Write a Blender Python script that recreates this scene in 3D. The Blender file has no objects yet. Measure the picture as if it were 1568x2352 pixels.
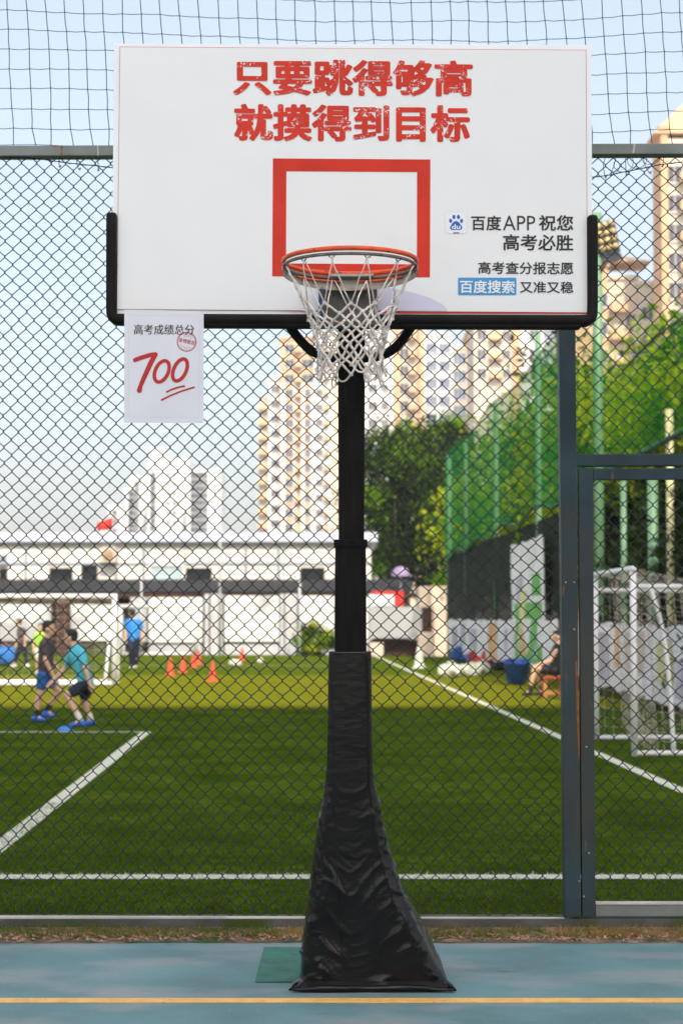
import bpy, bmesh, math, random
import numpy as np
from mathutils import Vector, Matrix, noise
R = math.radians
random.seed(7)
rng = np.random.default_rng(11)
scene = bpy.context.scene
col = scene.collection

# ------------------------------------------------------------------ camera, sky, sun, exposure
CAM_H = 1.43
LENS, SENSOR = 65.0, 24.0
FPX = LENS / SENSOR * 1568.0            # focal length measured on a 1568 px wide print of the photo
PITCH = math.atan(247.0 / FPX)
cam = bpy.data.cameras.new('camera')
cam.lens = LENS; cam.sensor_width = SENSOR; cam.sensor_fit = 'HORIZONTAL'
cam.clip_start = 0.1; cam.clip_end = 5000
cam.dof.use_dof = True; cam.dof.focus_distance = 7.0; cam.dof.aperture_fstop = 4.4; cam.dof.aperture_blades = 0
cam_o = bpy.data.objects.new('camera', cam); col.objects.link(cam_o)
cam_o.location = (0, 0, CAM_H); cam_o.rotation_euler = (math.pi / 2 + PITCH, 0, 0)
scene.camera = cam_o

SUN_EL, SUN_OFF = 47.0, 12.0            # elevation; degrees to the right of straight behind the camera
SUN_ROT = 180.0 - SUN_OFF
world = bpy.data.worlds.new('World'); scene.world = world; world.use_nodes = True
wn = world.node_tree.nodes; wl = world.node_tree.links
wn.clear()
sky = wn.new('ShaderNodeTexSky'); sky.sky_type = 'NISHITA'; sky.sun_disc = False
sky.sun_elevation = R(SUN_EL); sky.sun_rotation = R(SUN_ROT)
sky.air_density = 1.0; sky.dust_density = 4.0; sky.ozone_density = 1.0
bg = wn.new('ShaderNodeBackground'); bg.inputs['Strength'].default_value = 0.13
wo = wn.new('ShaderNodeOutputWorld')
hz = wn.new('ShaderNodeMix'); hz.data_type = 'RGBA'; hz.inputs[0].default_value = 0.44   # thin even city haze over the clear sky
hz.inputs[7].default_value = (2.95, 2.95, 2.78, 1)
wl.new(sky.outputs[0], hz.inputs[6]); wl.new(hz.outputs[2], bg.inputs[0]); wl.new(bg.outputs[0], wo.inputs[0])
sl = bpy.data.lights.new('sun', 'SUN'); sl.energy = 2.0; sl.angle = R(0.53); sl.color = (1.0, 0.91, 0.78)
so = bpy.data.objects.new('sun', sl); col.objects.link(so)
sdir = Vector((math.sin(R(SUN_ROT)) * math.cos(R(SUN_EL)), math.cos(R(SUN_ROT)) * math.cos(R(SUN_EL)), math.sin(R(SUN_EL))))
so.rotation_euler = sdir.to_track_quat('Z', 'Y').to_euler(); so.location = (0, -20, 60)
scene.view_settings.view_transform = 'Standard'; scene.view_settings.look = 'None'
scene.view_settings.gamma = 1.0; scene.view_settings.use_curve_mapping = False
scene.view_settings.exposure = 1.28
scene.cycles.use_denoising = True
scene.cycles.max_bounces = 8; scene.cycles.transparent_max_bounces = 16

# ------------------------------------------------------------------ helpers
def at(px, py, Y):
    """world point at depth Y seen at a point of the 1568 px wide print"""
    xc = (px - 784.0) / FPX; yc = -(py - 1176.0) / FPX
    d = Vector((xc, math.cos(PITCH) - yc * math.sin(PITCH), math.sin(PITCH) + yc * math.cos(PITCH)))
    t = Y / d.y
    return Vector((d.x * t, Y, CAM_H + d.z * t))
def ground(px, py, z=0.0):
    xc = (px - 784.0) / FPX; yc = -(py - 1176.0) / FPX
    d = Vector((xc, math.cos(PITCH) - yc * math.sin(PITCH), math.sin(PITCH) + yc * math.cos(PITCH)))
    t = (z - CAM_H) / d.z
    return Vector((d.x * t, d.y * t, z))
def ppm(Y): return FPX / Y

def tag(o, label=None, cat=None, group=None, kind=None):
    if label: o['label'] = label
    if cat: o['category'] = cat
    if group: o['group'] = group
    if kind: o['kind'] = kind
    return o
def empty(name, loc=(0, 0, 0), rz=0.0, label=None, cat=None, group=None):
    o = bpy.data.objects.new(name, None); col.objects.link(o)
    o.location = loc; o.rotation_euler = (0, 0, rz); o.empty_display_size = 0.2
    return tag(o, label, cat, group)
def link_mesh(name, me, parent=None, world=False):
    o = bpy.data.objects.new(name, me); col.objects.link(o)
    if parent is not None:
        o.parent = parent
        if world:
            m = Matrix.Translation(parent.location) if parent.type == 'EMPTY' else Matrix.Identity(4)   # mesh parents are built in place
            o.matrix_parent_inverse = m.inverted()
    return o
def child_copy(src, parent, loc=None):
    c = src.copy(); col.objects.link(c); c.parent = parent
    if loc is not None: c.location = loc
    return c
def copy_tree(o, parent=None):
    c = o.copy(); col.objects.link(c); c.parent = parent
    for ch in list(o.children): copy_tree(ch, c)
    return c

class MB:
    def __init__(s): s.v = []; s.f = []; s.m = []
    def add(s, vs, fs, mi=0):
        b = len(s.v); s.v += [tuple(v) for v in vs]
        for f in fs: s.f.append(tuple(i + b for i in f)); s.m.append(mi)
        return s
    def box(s, x0, x1, y0, y1, z0, z1, mi=0):
        vs = [(x0, y0, z0), (x1, y0, z0), (x1, y1, z0), (x0, y1, z0), (x0, y0, z1), (x1, y0, z1), (x1, y1, z1), (x0, y1, z1)]
        return s.add(vs, [(0, 3, 2, 1), (4, 5, 6, 7), (0, 1, 5, 4), (1, 2, 6, 5), (2, 3, 7, 6), (3, 0, 4, 7)], mi)
    def prism(s, pts, y0, y1, mi=0):
        """pts: (x,z) outline, counter-clockwise seen from -Y; extruded along Y"""
        n = len(pts)
        vs = [(p[0], y0, p[1]) for p in pts] + [(p[0], y1, p[1]) for p in pts]
        fs = [tuple(range(n)), tuple(reversed(range(n, 2 * n)))] + [((i + 1) % n, i, n + i, n + (i + 1) % n) for i in range(n)]
        return s.add(vs, fs, mi)
    def tube(s, pts, r, n=6, closed=False, mi=0, cap=True):
        pts = [Vector(p) for p in pts]; k = len(pts)
        rr = r if isinstance(r, (list, tuple)) else [r] * k
        rings = []; prev = None
        for i, p in enumerate(pts):
            if closed: t = pts[(i + 1) % k] - pts[i - 1]
            else: t = pts[min(i + 1, k - 1)] - pts[max(i - 1, 0)]
            if t.length < 1e-9: t = Vector((0, 0, 1))
            t.normalize()
            if prev is None:
                a = Vector((0, 0, 1)) if abs(t.z) < 0.9 else Vector((0, 1, 0))
                u = t.cross(a).normalized()
            else:
                u = (prev - t * prev.dot(t))
                u = u.normalized() if u.length > 1e-6 else t.orthogonal().normalized()
            prev = u; w = t.cross(u)
            rings.append([p + (u * math.cos(2 * math.pi * j / n) + w * math.sin(2 * math.pi * j / n)) * rr[i] for j in range(n)])
        vs = [v for ring in rings for v in ring]; fs = []
        for i in range(k if closed else k - 1):
            a = i * n; b = ((i + 1) % k) * n
            for j in range(n):
                fs.append((a + j, a + (j + 1) % n, b + (j + 1) % n, b + j))
        if cap and not closed:
            fs.append(tuple(reversed(range(n)))); fs.append(tuple(range((k - 1) * n, k * n)))
        return s.add(vs, fs, mi)
    def lathe(s, prof, n=24, c=(0, 0, 0), mi=0, sx=1.0, sy=1.0):
        vs = []; fs = []
        for (r, z) in prof:
            for j in range(n):
                a = 2 * math.pi * j / n
                vs.append((c[0] + r * sx * math.cos(a), c[1] + r * sy * math.sin(a), c[2] + z))
        for i in range(len(prof) - 1):
            for j in range(n):
                fs.append((i * n + j, i * n + (j + 1) % n, (i + 1) * n + (j + 1) % n, (i + 1) * n + j))
        fs.append(tuple(reversed(range(n)))); fs.append(tuple(range((len(prof) - 1) * n, len(prof) * n)))
        return s.add(vs, fs, mi)
    def ellipsoid(s, c, r, nu=16, nv=10, mi=0, rot=None):
        prof = []; vs = []; fs = []
        M = rot if rot is not None else Matrix.Identity(3)
        c = Vector(c)
        for i in range(nv + 1):
            ph = math.pi * i / nv
            for j in range(nu):
                a = 2 * math.pi * j / nu
                vs.append(c + M @ Vector((r[0] * math.sin(ph) * math.cos(a), r[1] * math.sin(ph) * math.sin(a), -r[2] * math.cos(ph))))
        for i in range(nv):
            for j in range(nu):
                fs.append((i * nu + j, i * nu + (j + 1) % nu, (i + 1) * nu + (j + 1) % nu, (i + 1) * nu + j))
        return s.add(vs, fs, mi)
    def limb(s, p0, p1, r0, r1, n=10, mi=0):
        p0 = Vector(p0); p1 = Vector(p1); d = (p1 - p0)
        L = d.length; t = d / L if L > 1e-9 else Vector((0, 0, 1))
        pts = []; rr = []
        for a in (80, 55, 25): pts.append(p0 - t * r0 * math.sin(R(a))); rr.append(r0 * math.cos(R(a)))
        pts.append(p0); rr.append(r0); pts.append(p1); rr.append(r1)
        for a in (25, 55, 80): pts.append(p1 + t * r1 * math.sin(R(a))); rr.append(r1 * math.cos(R(a)))
        return s.tube(pts, rr, n, mi=mi)
    def build(s, name, mats, parent=None, world=True, smooth=False, bevel=0.0, auto=None):
        me = bpy.data.meshes.new(name); me.from_pydata(s.v, [], s.f)
        if not isinstance(mats, (list, tuple)): mats = [mats]
        for m in mats: me.materials.append(m)
        if len(mats) > 1: me.polygons.foreach_set('material_index', s.m)
        if smooth: me.polygons.foreach_set('use_smooth', [True] * len(me.polygons))
        me.validate(); me.update()
        if bevel:
            bm = bmesh.new(); bm.from_mesh(me)
            bmesh.ops.bevel(bm, geom=[e for e in bm.edges if e.calc_face_angle(0) > 0.5], offset=bevel, segments=2, profile=0.6, affect='EDGES', clamp_overlap=True)
            bm.to_mesh(me); bm.free()
        if auto is not None:
            me.polygons.foreach_set('use_smooth', [True] * len(me.polygons))
            me.set_sharp_from_angle(angle=R(auto))
        return link_mesh(name, me, parent, world)

# ------------------------------------------------------------------ materials
MATS = {}
def mat(name, c, rough=0.6, metal=0.0, var=0.12, scale=4.0, bump=0.0, bscale=40.0, c2=None, lo=0.35, hi=0.65, spec=0.5, detail=6.0, stretch=None, coat=0.0):
    m = bpy.data.materials.new(name); m.use_nodes = True; MATS[name] = m
    nt = m.node_tree; n = nt.nodes; l = nt.links
    b = n['Principled BSDF']
    b.inputs['Roughness'].default_value = rough; b.inputs['Metallic'].default_value = metal
    b.inputs['Specular IOR Level'].default_value = spec; b.inputs['Coat Weight'].default_value = coat
    tc = n.new('ShaderNodeTexCoord'); src = tc.outputs['Object']
    if stretch:
        mp = n.new('ShaderNodeMapping'); mp.inputs['Scale'].default_value = stretch
        l.new(src, mp.inputs[0]); src = mp.outputs[0]
    nz = n.new('ShaderNodeTexNoise'); nz.inputs['Scale'].default_value = scale; nz.inputs['Detail'].default_value = detail
    l.new(src, nz.inputs['Vector'])
    rp = n.new('ShaderNodeValToRGB')
    a = c2 if c2 is not None else tuple(x * (1 - var) for x in c)
    d = c if c2 is not None else tuple(min(1, x * (1 + var)) for x in c)
    rp.color_ramp.elements[0].position = lo; rp.color_ramp.elements[0].color = (*a, 1)
    rp.color_ramp.elements[1].position = hi; rp.color_ramp.elements[1].color = (*d, 1)
    l.new(nz.outputs['Fac'], rp.inputs[0]); l.new(rp.outputs[0], b.inputs['Base Color'])
    if bump:
        n2 = n.new('ShaderNodeTexNoise'); n2.inputs['Scale'].default_value = bscale; n2.inputs['Detail'].default_value = 8
        l.new(src, n2.inputs['Vector'])
        bp = n.new('ShaderNodeBump'); bp.inputs['Strength'].default_value = bump; bp.inputs['Distance'].default_value = 0.02
        l.new(n2.outputs['Fac'], bp.inputs['Height']); l.new(bp.outputs[0], b.inputs['Normal'])
    return m
def layer(m, c, scale, lo, hi, detail=6.0, stretch=None, mask=None):
    """lay a second, noise-shaped colour (rust, wear, dirt, painted shade) over a material"""
    nt = m.node_tree; n = nt.nodes; l = nt.links; b = n['Principled BSDF']
    old = b.inputs['Base Color'].links[0].from_socket
    tc = n.new('ShaderNodeTexCoord'); src = tc.outputs['Object']
    if stretch:
        mp = n.new('ShaderNodeMapping'); mp.inputs['Scale'].default_value = stretch
        l.new(src, mp.inputs[0]); src = mp.outputs[0]
    nz = n.new('ShaderNodeTexNoise'); nz.inputs['Scale'].default_value = scale; nz.inputs['Detail'].default_value = detail
    l.new(src, nz.inputs['Vector'])
    mr = n.new('ShaderNodeMapRange'); mr.inputs[1].default_value = lo; mr.inputs[2].default_value = hi
    l.new(nz.outputs['Fac'], mr.inputs[0])
    fac = mr.outputs[0]
    if mask:
        n2 = n.new('ShaderNodeTexNoise'); n2.inputs['Scale'].default_value = mask[0]; n2.inputs['Detail'].default_value = 2
        l.new(src, n2.inputs['Vector'])
        m2 = n.new('ShaderNodeMapRange'); m2.inputs[1].default_value = mask[1]; m2.inputs[2].default_value = mask[2]
        l.new(n2.outputs['Fac'], m2.inputs[0])
        mu = n.new('ShaderNodeMath'); mu.operation = 'MULTIPLY'
        l.new(fac, mu.inputs[0]); l.new(m2.outputs[0], mu.inputs[1]); fac = mu.outputs[0]
    mx = n.new('ShaderNodeMix'); mx.data_type = 'RGBA'
    l.new(fac, mx.inputs[0]); l.new(old, mx.inputs[6]); mx.inputs[7].default_value = (*c, 1)
    l.new(mx.outputs[2], b.inputs['Base Color'])
    return m
def leaf_mat(name, c, tr=0.35):
    m = mat(name, c, rough=0.6, var=0.45, scale=1.3, spec=0.12)
    nt = m.node_tree; n = nt.nodes; l = nt.links; b = n['Principled BSDF']
    t = n.new('ShaderNodeBsdfTranslucent'); t.inputs[0].default_value = (min(1, c[0] * 2.0), min(1, c[1] * 1.9), c[2] * 0.8, 1)
    ms = n.new('ShaderNodeMixShader'); ms.inputs[0].default_value = tr
    l.new(b.outputs[0], ms.inputs[1]); l.new(t.outputs[0], ms.inputs[2]); l.new(ms.outputs[0], n['Material Output'].inputs[0])
    return m
def sheer_mat(name, c, opacity, rough=0.8, tr=0.4):
    """woven netting too fine to draw thread by thread: part cloth, part gap"""
    m = mat(name, c, rough=rough, var=0.18, scale=0.8, spec=0.1)
    nt = m.node_tree; n = nt.nodes; l = nt.links; b = n['Principled BSDF']
    t = n.new('ShaderNodeBsdfTranslucent'); t.inputs[0].default_value = (*c, 1)
    a = n.new('ShaderNodeMixShader'); a.inputs[0].default_value = tr
    l.new(b.outputs[0], a.inputs[1]); l.new(t.outputs[0], a.inputs[2])
    tp = n.new('ShaderNodeBsdfTransparent')
    ms = n.new('ShaderNodeMixShader'); ms.inputs[0].default_value = opacity
    l.new(tp.outputs[0], ms.inputs[1]); l.new(a.outputs[0], ms.inputs[2]); l.new(ms.outputs[0], n['Material Output'].inputs[0])
    return m

M_board = mat('board_sheet', (0.84, 0.84, 0.84), 0.42, var=0.02, scale=3, bump=0.03, bscale=6)
layer(M_board, (0.80, 0.798, 0.795), 3.0, 0.52, 0.80, detail=8)
M_boardframe = mat('board_frame_white', (0.88, 0.90, 0.92), 0.35, var=0.02)
M_red = mat('print_red', (0.64, 0.038, 0.020), 0.5, spec=0.2, var=0.08, scale=9)
M_redworn = mat('print_red_worn', (0.64, 0.042, 0.022), 0.5, spec=0.2, var=0.08, scale=9)
layer(M_redworn, (0.78, 0.79, 0.80), 170, 0.60, 0.62, detail=2, mask=(16, 0.54, 0.58))
M_ink = mat('print_black', (0.015, 0.012, 0.012), 0.5, var=0.1)
M_inkwhite = mat('print_white', (0.85, 0.87, 0.88), 0.45, var=0.02)
M_blueprint = mat('print_blue', (0.045, 0.30, 0.62), 0.45, var=0.05)
M_pawblue = mat('print_deep_blue', (0.012, 0.10, 0.50), 0.45, var=0.08)
M_lilac = mat('lilac_tone', (0.64, 0.62, 0.78), 0.25, var=0.04)
M_redline = mat('red_edge', (0.45, 0.02, 0.04), 0.5)
M_paper = mat('paper', (0.74, 0.74, 0.80), 0.75, var=0.02, scale=5, bump=0.05, bscale=12)
M_redpen = mat('red_marker', (0.46, 0.012, 0.012), 0.55, var=0.08)
M_paperline = mat('paper_dotted_line', (0.35, 0.33, 0.36), 0.7)
M_pad = mat('black_foam_pad', (0.009, 0.0075, 0.007), 0.6, spec=0.15, var=0.25, scale=14, bump=0.15, bscale=25)
M_pole = mat('black_steel', (0.006, 0.005, 0.0045), 0.55, spec=0.12, var=0.4, scale=6, bump=0.1, bscale=60, stretch=(8, 8, 1))
layer(M_pole, (0.030, 0.024, 0.020), 9, 0.62, 0.85, stretch=(10, 10, 0.7))
M_vinyl = mat('black_vinyl', (0.0045, 0.0038, 0.0038), 0.22, spec=0.30, var=0.3, scale=5, bump=0.16, bscale=11, stretch=(1, 1, 2.2))
layer(M_vinyl, (0.025, 0.021, 0.020), 16, 0.68, 0.80)
M_orange = mat('rim_orange', (0.78, 0.085, 0.015), 0.42, var=0.15, scale=20)
layer(M_orange, (0.05, 0.02, 0.012), 45, 0.64, 0.70)
M_rimgrey = mat('rim_grey_steel', (0.18, 0.17, 0.155), 0.5, metal=0.3, var=0.3, scale=18)
layer(M_rimgrey, (0.16, 0.06, 0.02), 30, 0.58, 0.68)
M_flange = mat('rim_flange_steel', (0.42, 0.38, 0.31), 0.55, metal=0.2, var=0.2, scale=15)
layer(M_flange, (0.20, 0.08, 0.03), 26, 0.56, 0.66)
M_bracket = mat('bracket_grey', (0.075, 0.072, 0.062), 0.5, metal=0.2, var=0.3, scale=12)
layer(M_bracket, (0.14, 0.05, 0.02), 22, 0.64, 0.72)
M_rope = mat('net_cord', (0.74, 0.66, 0.60), 0.85, var=0.25, scale=30, bump=0.3, bscale=180)
layer(M_rope, (0.24, 0.17, 0.12), 26, 0.58, 0.75)
M_bluepaint = mat('blue_paint', (0.015, 0.05, 0.28), 0.5)
M_wire = mat('green_coated_wire', (0.006, 0.022, 0.016), 0.45, var=0.3, scale=8)
M_twine = mat('teal_twine', (0.025, 0.075, 0.095), 0.8, var=0.25, scale=10)
M_steel = mat('grey_green_steel', (0.17, 0.19, 0.18), 0.5, metal=0.15, var=0.22, scale=5, bump=0.06, bscale=30)
layer(M_steel, (0.22, 0.085, 0.025), 5, 0.63, 0.70, stretch=(2.2, 2.2, 2.2))
layer(M_steel, (0.30, 0.30, 0.28), 40, 0.70, 0.74)
M_postblue = mat('blue_grey_steel', (0.028, 0.050, 0.062), 0.5, spec=0.25, metal=0.1, var=0.25, scale=3, bump=0.06, bscale=30)
layer(M_postblue, (0.050, 0.052, 0.048), 2.0, 0.5, 0.62)
layer(M_postblue, (0.16, 0.085, 0.035), 9, 0.66, 0.72, stretch=(3, 3, 0.6))
M_rust = mat('rust', (0.24, 0.085, 0.025), 0.85, var=0.35, scale=40)
M_bolt = mat('bolt_steel', (0.45, 0.42, 0.38), 0.4, metal=0.7)
M_darkgap = mat('dark_steel', (0.012, 0.010, 0.009), 0.7)
M_palerail = mat('pale_rail', (0.52, 0.50, 0.44), 0.6, var=0.2, scale=6)

# ------------------------------------------------------------------ the setting: ground, court, kerb, turf
M_ground = mat('city_ground', (0.30, 0.29, 0.27), 0.9, var=0.2, scale=0.05)
MB().box(-1500, 1500, -1500, 1800, -0.6, -0.06).build('ground', M_ground)['kind'] = 'structure'
M_court = mat('blue_court_paint', (0.112, 0.225, 0.232), 0.62, var=0.20, scale=1.6, bump=0.12, bscale=90)
layer(M_court, (0.30, 0.31, 0.31), 2.6, 0.48, 0.74, detail=8, stretch=(0.6, 1.0, 1))
layer(M_court, (0.10, 0.20, 0.23), 5.0, 0.60, 0.76, detail=8, stretch=(0.5, 1.0, 1))
layer(M_court, (0.36, 0.33, 0.30), 60, 0.66, 0.72, detail=4)
layer(M_court, (0.05, 0.10, 0.11), 95, 0.67, 0.72, detail=3)
layer(M_court, (0.05, 0.12, 0.14), 14, 0.66, 0.74, detail=9, stretch=(0.25, 1.6, 1))
MB().box(-14, 14, -9, 8.33, -0.05, 0.0).build('court', M_court)['kind'] = 'structure'
M_yellow = mat('yellow_line_paint', (0.86, 0.47, 0.11), 0.6, var=0.12, scale=14)
layer(M_yellow, (0.20, 0.26, 0.28), 70, 0.64, 0.70)
ya = ground(784, 2295.5).y; yb = ground(784, 2304.5).y
MB().box(-14, 14, yb, ya, 0.0005, 0.004).build('court_line', M_yellow)['kind'] = 'structure'
M_greenpaint = mat('green_court_paint', (0.020, 0.150, 0.098), 0.62, var=0.25, scale=9, bump=0.1, bscale=90)
layer(M_greenpaint, (0.06, 0.20, 0.20), 24, 0.58, 0.70)
g0 = ground(606, 2178); g1 = ground(585, 2258)
MB().add([(g1.x, g1.y, 0.004), (0.36, g1.y, 0.004), (0.36, g0.y, 0.004), (g0.x, g0.y, 0.004)], [(0, 1, 2, 3)]).build('court_patch', M_greenpaint)['kind'] = 'structure'
YF = 8.66                                  # the fence line
M_soil = mat('soil', (0.17, 0.105, 0.065), 0.95, var=0.4, scale=14, bump=0.6, bscale=50)
layer(M_soil, (0.40, 0.27, 0.20), 9, 0.52, 0.66, detail=8)
layer(M_soil, (0.06, 0.085, 0.012), 6, 0.48, 0.62)
def wavy_sheet(name, x0, x1, ya, yb, z, m, n=160, amp=0.03):
    mb = MB(); vs = []; fs = []
    for i in range(n + 1):
        x = x0 + (x1 - x0) * i / n
        vs += [(x, ya + amp * noise.noise(Vector((x * 2.3, 1.7, 0))) + 0.4 * amp * noise.noise(Vector((x * 11, 5, 0))), 0.0012), (x, 0.75 * ya + 0.25 * yb, z), (x, yb, z + 0.01)]
    for i in range(n): a = 3 * i; fs += [(a, a + 3, a + 4, a + 1), (a + 1, a + 4, a + 5, a + 2)]
    return mb.add(vs, fs).build(name, m)
wavy_sheet('soil_strip', -7, 7, 8.275, 8.62, 0.006, M_soil)['kind'] = 'structure'
M_kerb = mat('concrete_kerb', (0.085, 0.085, 0.080), 0.9, var=0.3, scale=5, bump=0.3, bscale=50)
layer(M_kerb, (0.045, 0.065, 0.010), 3.0, 0.44, 0.58)
kb = MB(); kb.box(-9, 9, 8.60, 8.74, -0.05, 0.052); kb.build('kerb', M_kerb)['kind'] = 'structure'

M_turf = mat('artificial_turf', (0.066, 0.106, 0.007), 0.85, var=0.35, scale=7, bump=0.8, bscale=60, spec=0.0, stretch=(1, 1, 1))
layer(M_turf, (0.028, 0.056, 0.002), 1.1, 0.40, 0.70, detail=8)
layer(M_turf, (0.080, 0.108, 0.014), 38, 0.56, 0.70, detail=4)
layer(M_turf, (0.018, 0.034, 0.002), 24, 0.58, 0.72, detail=6)
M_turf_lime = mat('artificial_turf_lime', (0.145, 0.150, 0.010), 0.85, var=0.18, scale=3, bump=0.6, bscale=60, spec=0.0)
M_turf_far = mat('artificial_turf_dark', (0.075, 0.105, 0.008), 0.85, var=0.2, scale=3, bump=0.6, bscale=60, spec=0.0)
def sheet(name, x0, x1, y0, y1, z, m):
    o = MB().add([(x0, y0, z), (x1, y0, z), (x1, y1, z), (x0, y1, z)], [(0, 1, 2, 3)]).build(name, m); o['kind'] = 'structure'; return o
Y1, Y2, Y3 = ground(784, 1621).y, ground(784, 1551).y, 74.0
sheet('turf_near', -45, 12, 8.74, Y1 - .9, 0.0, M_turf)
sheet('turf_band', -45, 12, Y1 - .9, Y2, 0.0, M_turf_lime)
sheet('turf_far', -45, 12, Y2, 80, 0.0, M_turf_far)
M_line = mat('white_turf_line', (0.62, 0.62, 0.50), 0.85, var=0.2, scale=30, bump=0.6, bscale=70, spec=0.1)
layer(M_line, (0.16, 0.20, 0.06), 55, 0.62, 0.72)
def field_line(p, q, w):
    p = Vector(p); q = Vector(q); d = (q - p).normalized(); s = Vector((-d.y, d.x, 0)) * w / 2
    MB().add([p - s, q - s, q + s, p + s], [(0, 1, 2, 3)]).build('field_line', M_line)['kind'] = 'structure'
Z = 0.006
LN = 10.2
y0 = ground(784, 2012).y; y1_ = ground(784, 2022).y
sheet('field_line', -12, 12, y1_, y0, Z, M_line)
a = ground(860, 1506, Z); b = ground(1568, 1817, Z)
field_line(a + (a - b) * 0.02, b + (b - a) * 0.35, 0.12)
c0 = ground(335, 1682, Z); c1 = ground(0, 1943, Z)
field_line(c0 + Vector((0, 0.06, 0)), c1 + (c1 - c0) * 0.5, 0.13)
field_line(c0 + Vector((0.04, 0, 0.002)), ground(-700, 1682, Z) + Vector((0, 0, 0.002)), 0.13)
field_line(ground(-300, 1529, Z), ground(860, 1529, Z), 0.16)

# blades of the nearest turf, soil weeds and litter
def blades(name, n, xr, yr, hr, wr, mats, pick, lean=0.5, zbase=0.0, yexp=1.0):
    x = rng.uniform(xr[0], xr[1], n); y = yr[0] + (yr[1] - yr[0]) * rng.random(n) ** yexp
    h = rng.uniform(hr[0], hr[1], n); w = rng.uniform(wr[0], wr[1], n); a = rng.uniform(0, 2 * math.pi, n)
    lx = rng.normal(0, lean, n) * h; ly = rng.normal(0, lean, n) * h
    dx = np.cos(a) * w / 2; dy = np.sin(a) * w / 2
    v = np.empty((n, 3, 3))
    v[:, 0] = np.stack([x - dx, y - dy, np.full(n, zbase)], 1); v[:, 1] = np.stack([x + dx, y + dy, np.full(n, zbase)], 1)
    v[:, 2] = np.stack([x + lx, y + ly, zbase + h], 1)
    me = bpy.data.meshes.new(name)
    me.vertices.add(3 * n); me.vertices.foreach_set('co', v.reshape(-1))
    me.loops.add(3 * n); me.loops.foreach_set('vertex_index', np.arange(3 * n, dtype=np.int32))
    me.polygons.add(n); me.polygons.foreach_set('loop_start', np.arange(0, 3 * n, 3, dtype=np.int32))
    for m in mats: me.materials.append(m)
    me.polygons.foreach_set('material_index', pick(x, y).astype(np.int32))
    me.update(); me.validate()
    return link_mesh(name, me)
M_blade = leaf_mat('turf_blade', (0.052, 0.092, 0.004), 0.25)
M_blade2 = leaf_mat('turf_blade_dark', (0.028, 0.050, 0.003), 0.25)
M_blade3 = leaf_mat('turf_blade_pale', (0.11, 0.14, 0.015), 0.25)
M_bladew = mat('turf_blade_white', (0.66, 0.66, 0.56), 0.8, var=0.12)
def pick(x, y):
    k = rng.integers(0, 3, len(x)); r = rng.random(len(x)); k[r < 0.5] = 0
    on = (y > y1_ + rng.normal(0, 0.008, len(y))) & (y < y0 + rng.normal(0, 0.008, len(y)))
    k[on] = 3
    return k
t = blades('turf_blades', 90000, (-3.4, 3.4), (8.76, 14.5), (0.012, 0.030), (0.003, 0.006), [M_blade, M_blade2, M_blade3, M_bladew], pick, 0.55, 0.0, 1.5)
tag(t, 'short green turf blades just beyond the fence', 'turf', kind='stuff')
M_weed = leaf_mat('weed_leaf', (0.10, 0.14, 0.016), 0.3); M_weedy = leaf_mat('weed_dry', (0.30, 0.20, 0.05), 0.3)
def clumpy(x, y):
    k = np.array([0 if noise.noise(Vector((xx * 1.3, 3.3, 0))) > -0.1 else 1 for xx in x]); r = rng.random(len(x)); k[r < 0.25] = 1; return k
t = blades('strip_weeds', 15000, (-3.4, 3.4), (8.36, 8.61), (0.006, 0.042), (0.004, 0.009), [M_weed, M_weedy], clumpy, 0.7)
tag(t, 'low green and dry weeds along the kerb of the fence', 'weeds', kind='stuff')
M_litter = mat('leaf_litter', (0.36, 0.17, 0.08), 0.9, c2=(0.50, 0.33, 0.22), scale=9)
t = blades('leaf_litter', 2600, (-3.4, 3.4), (8.26, 8.44), (0.002, 0.012), (0.008, 0.022), [M_litter, M_soil], lambda x, y: (rng.random(len(x)) < 0.3), 2.2, 0.012)
tag(t, 'brown leaf litter and grit at the court edge', 'litter', kind='stuff')

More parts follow.
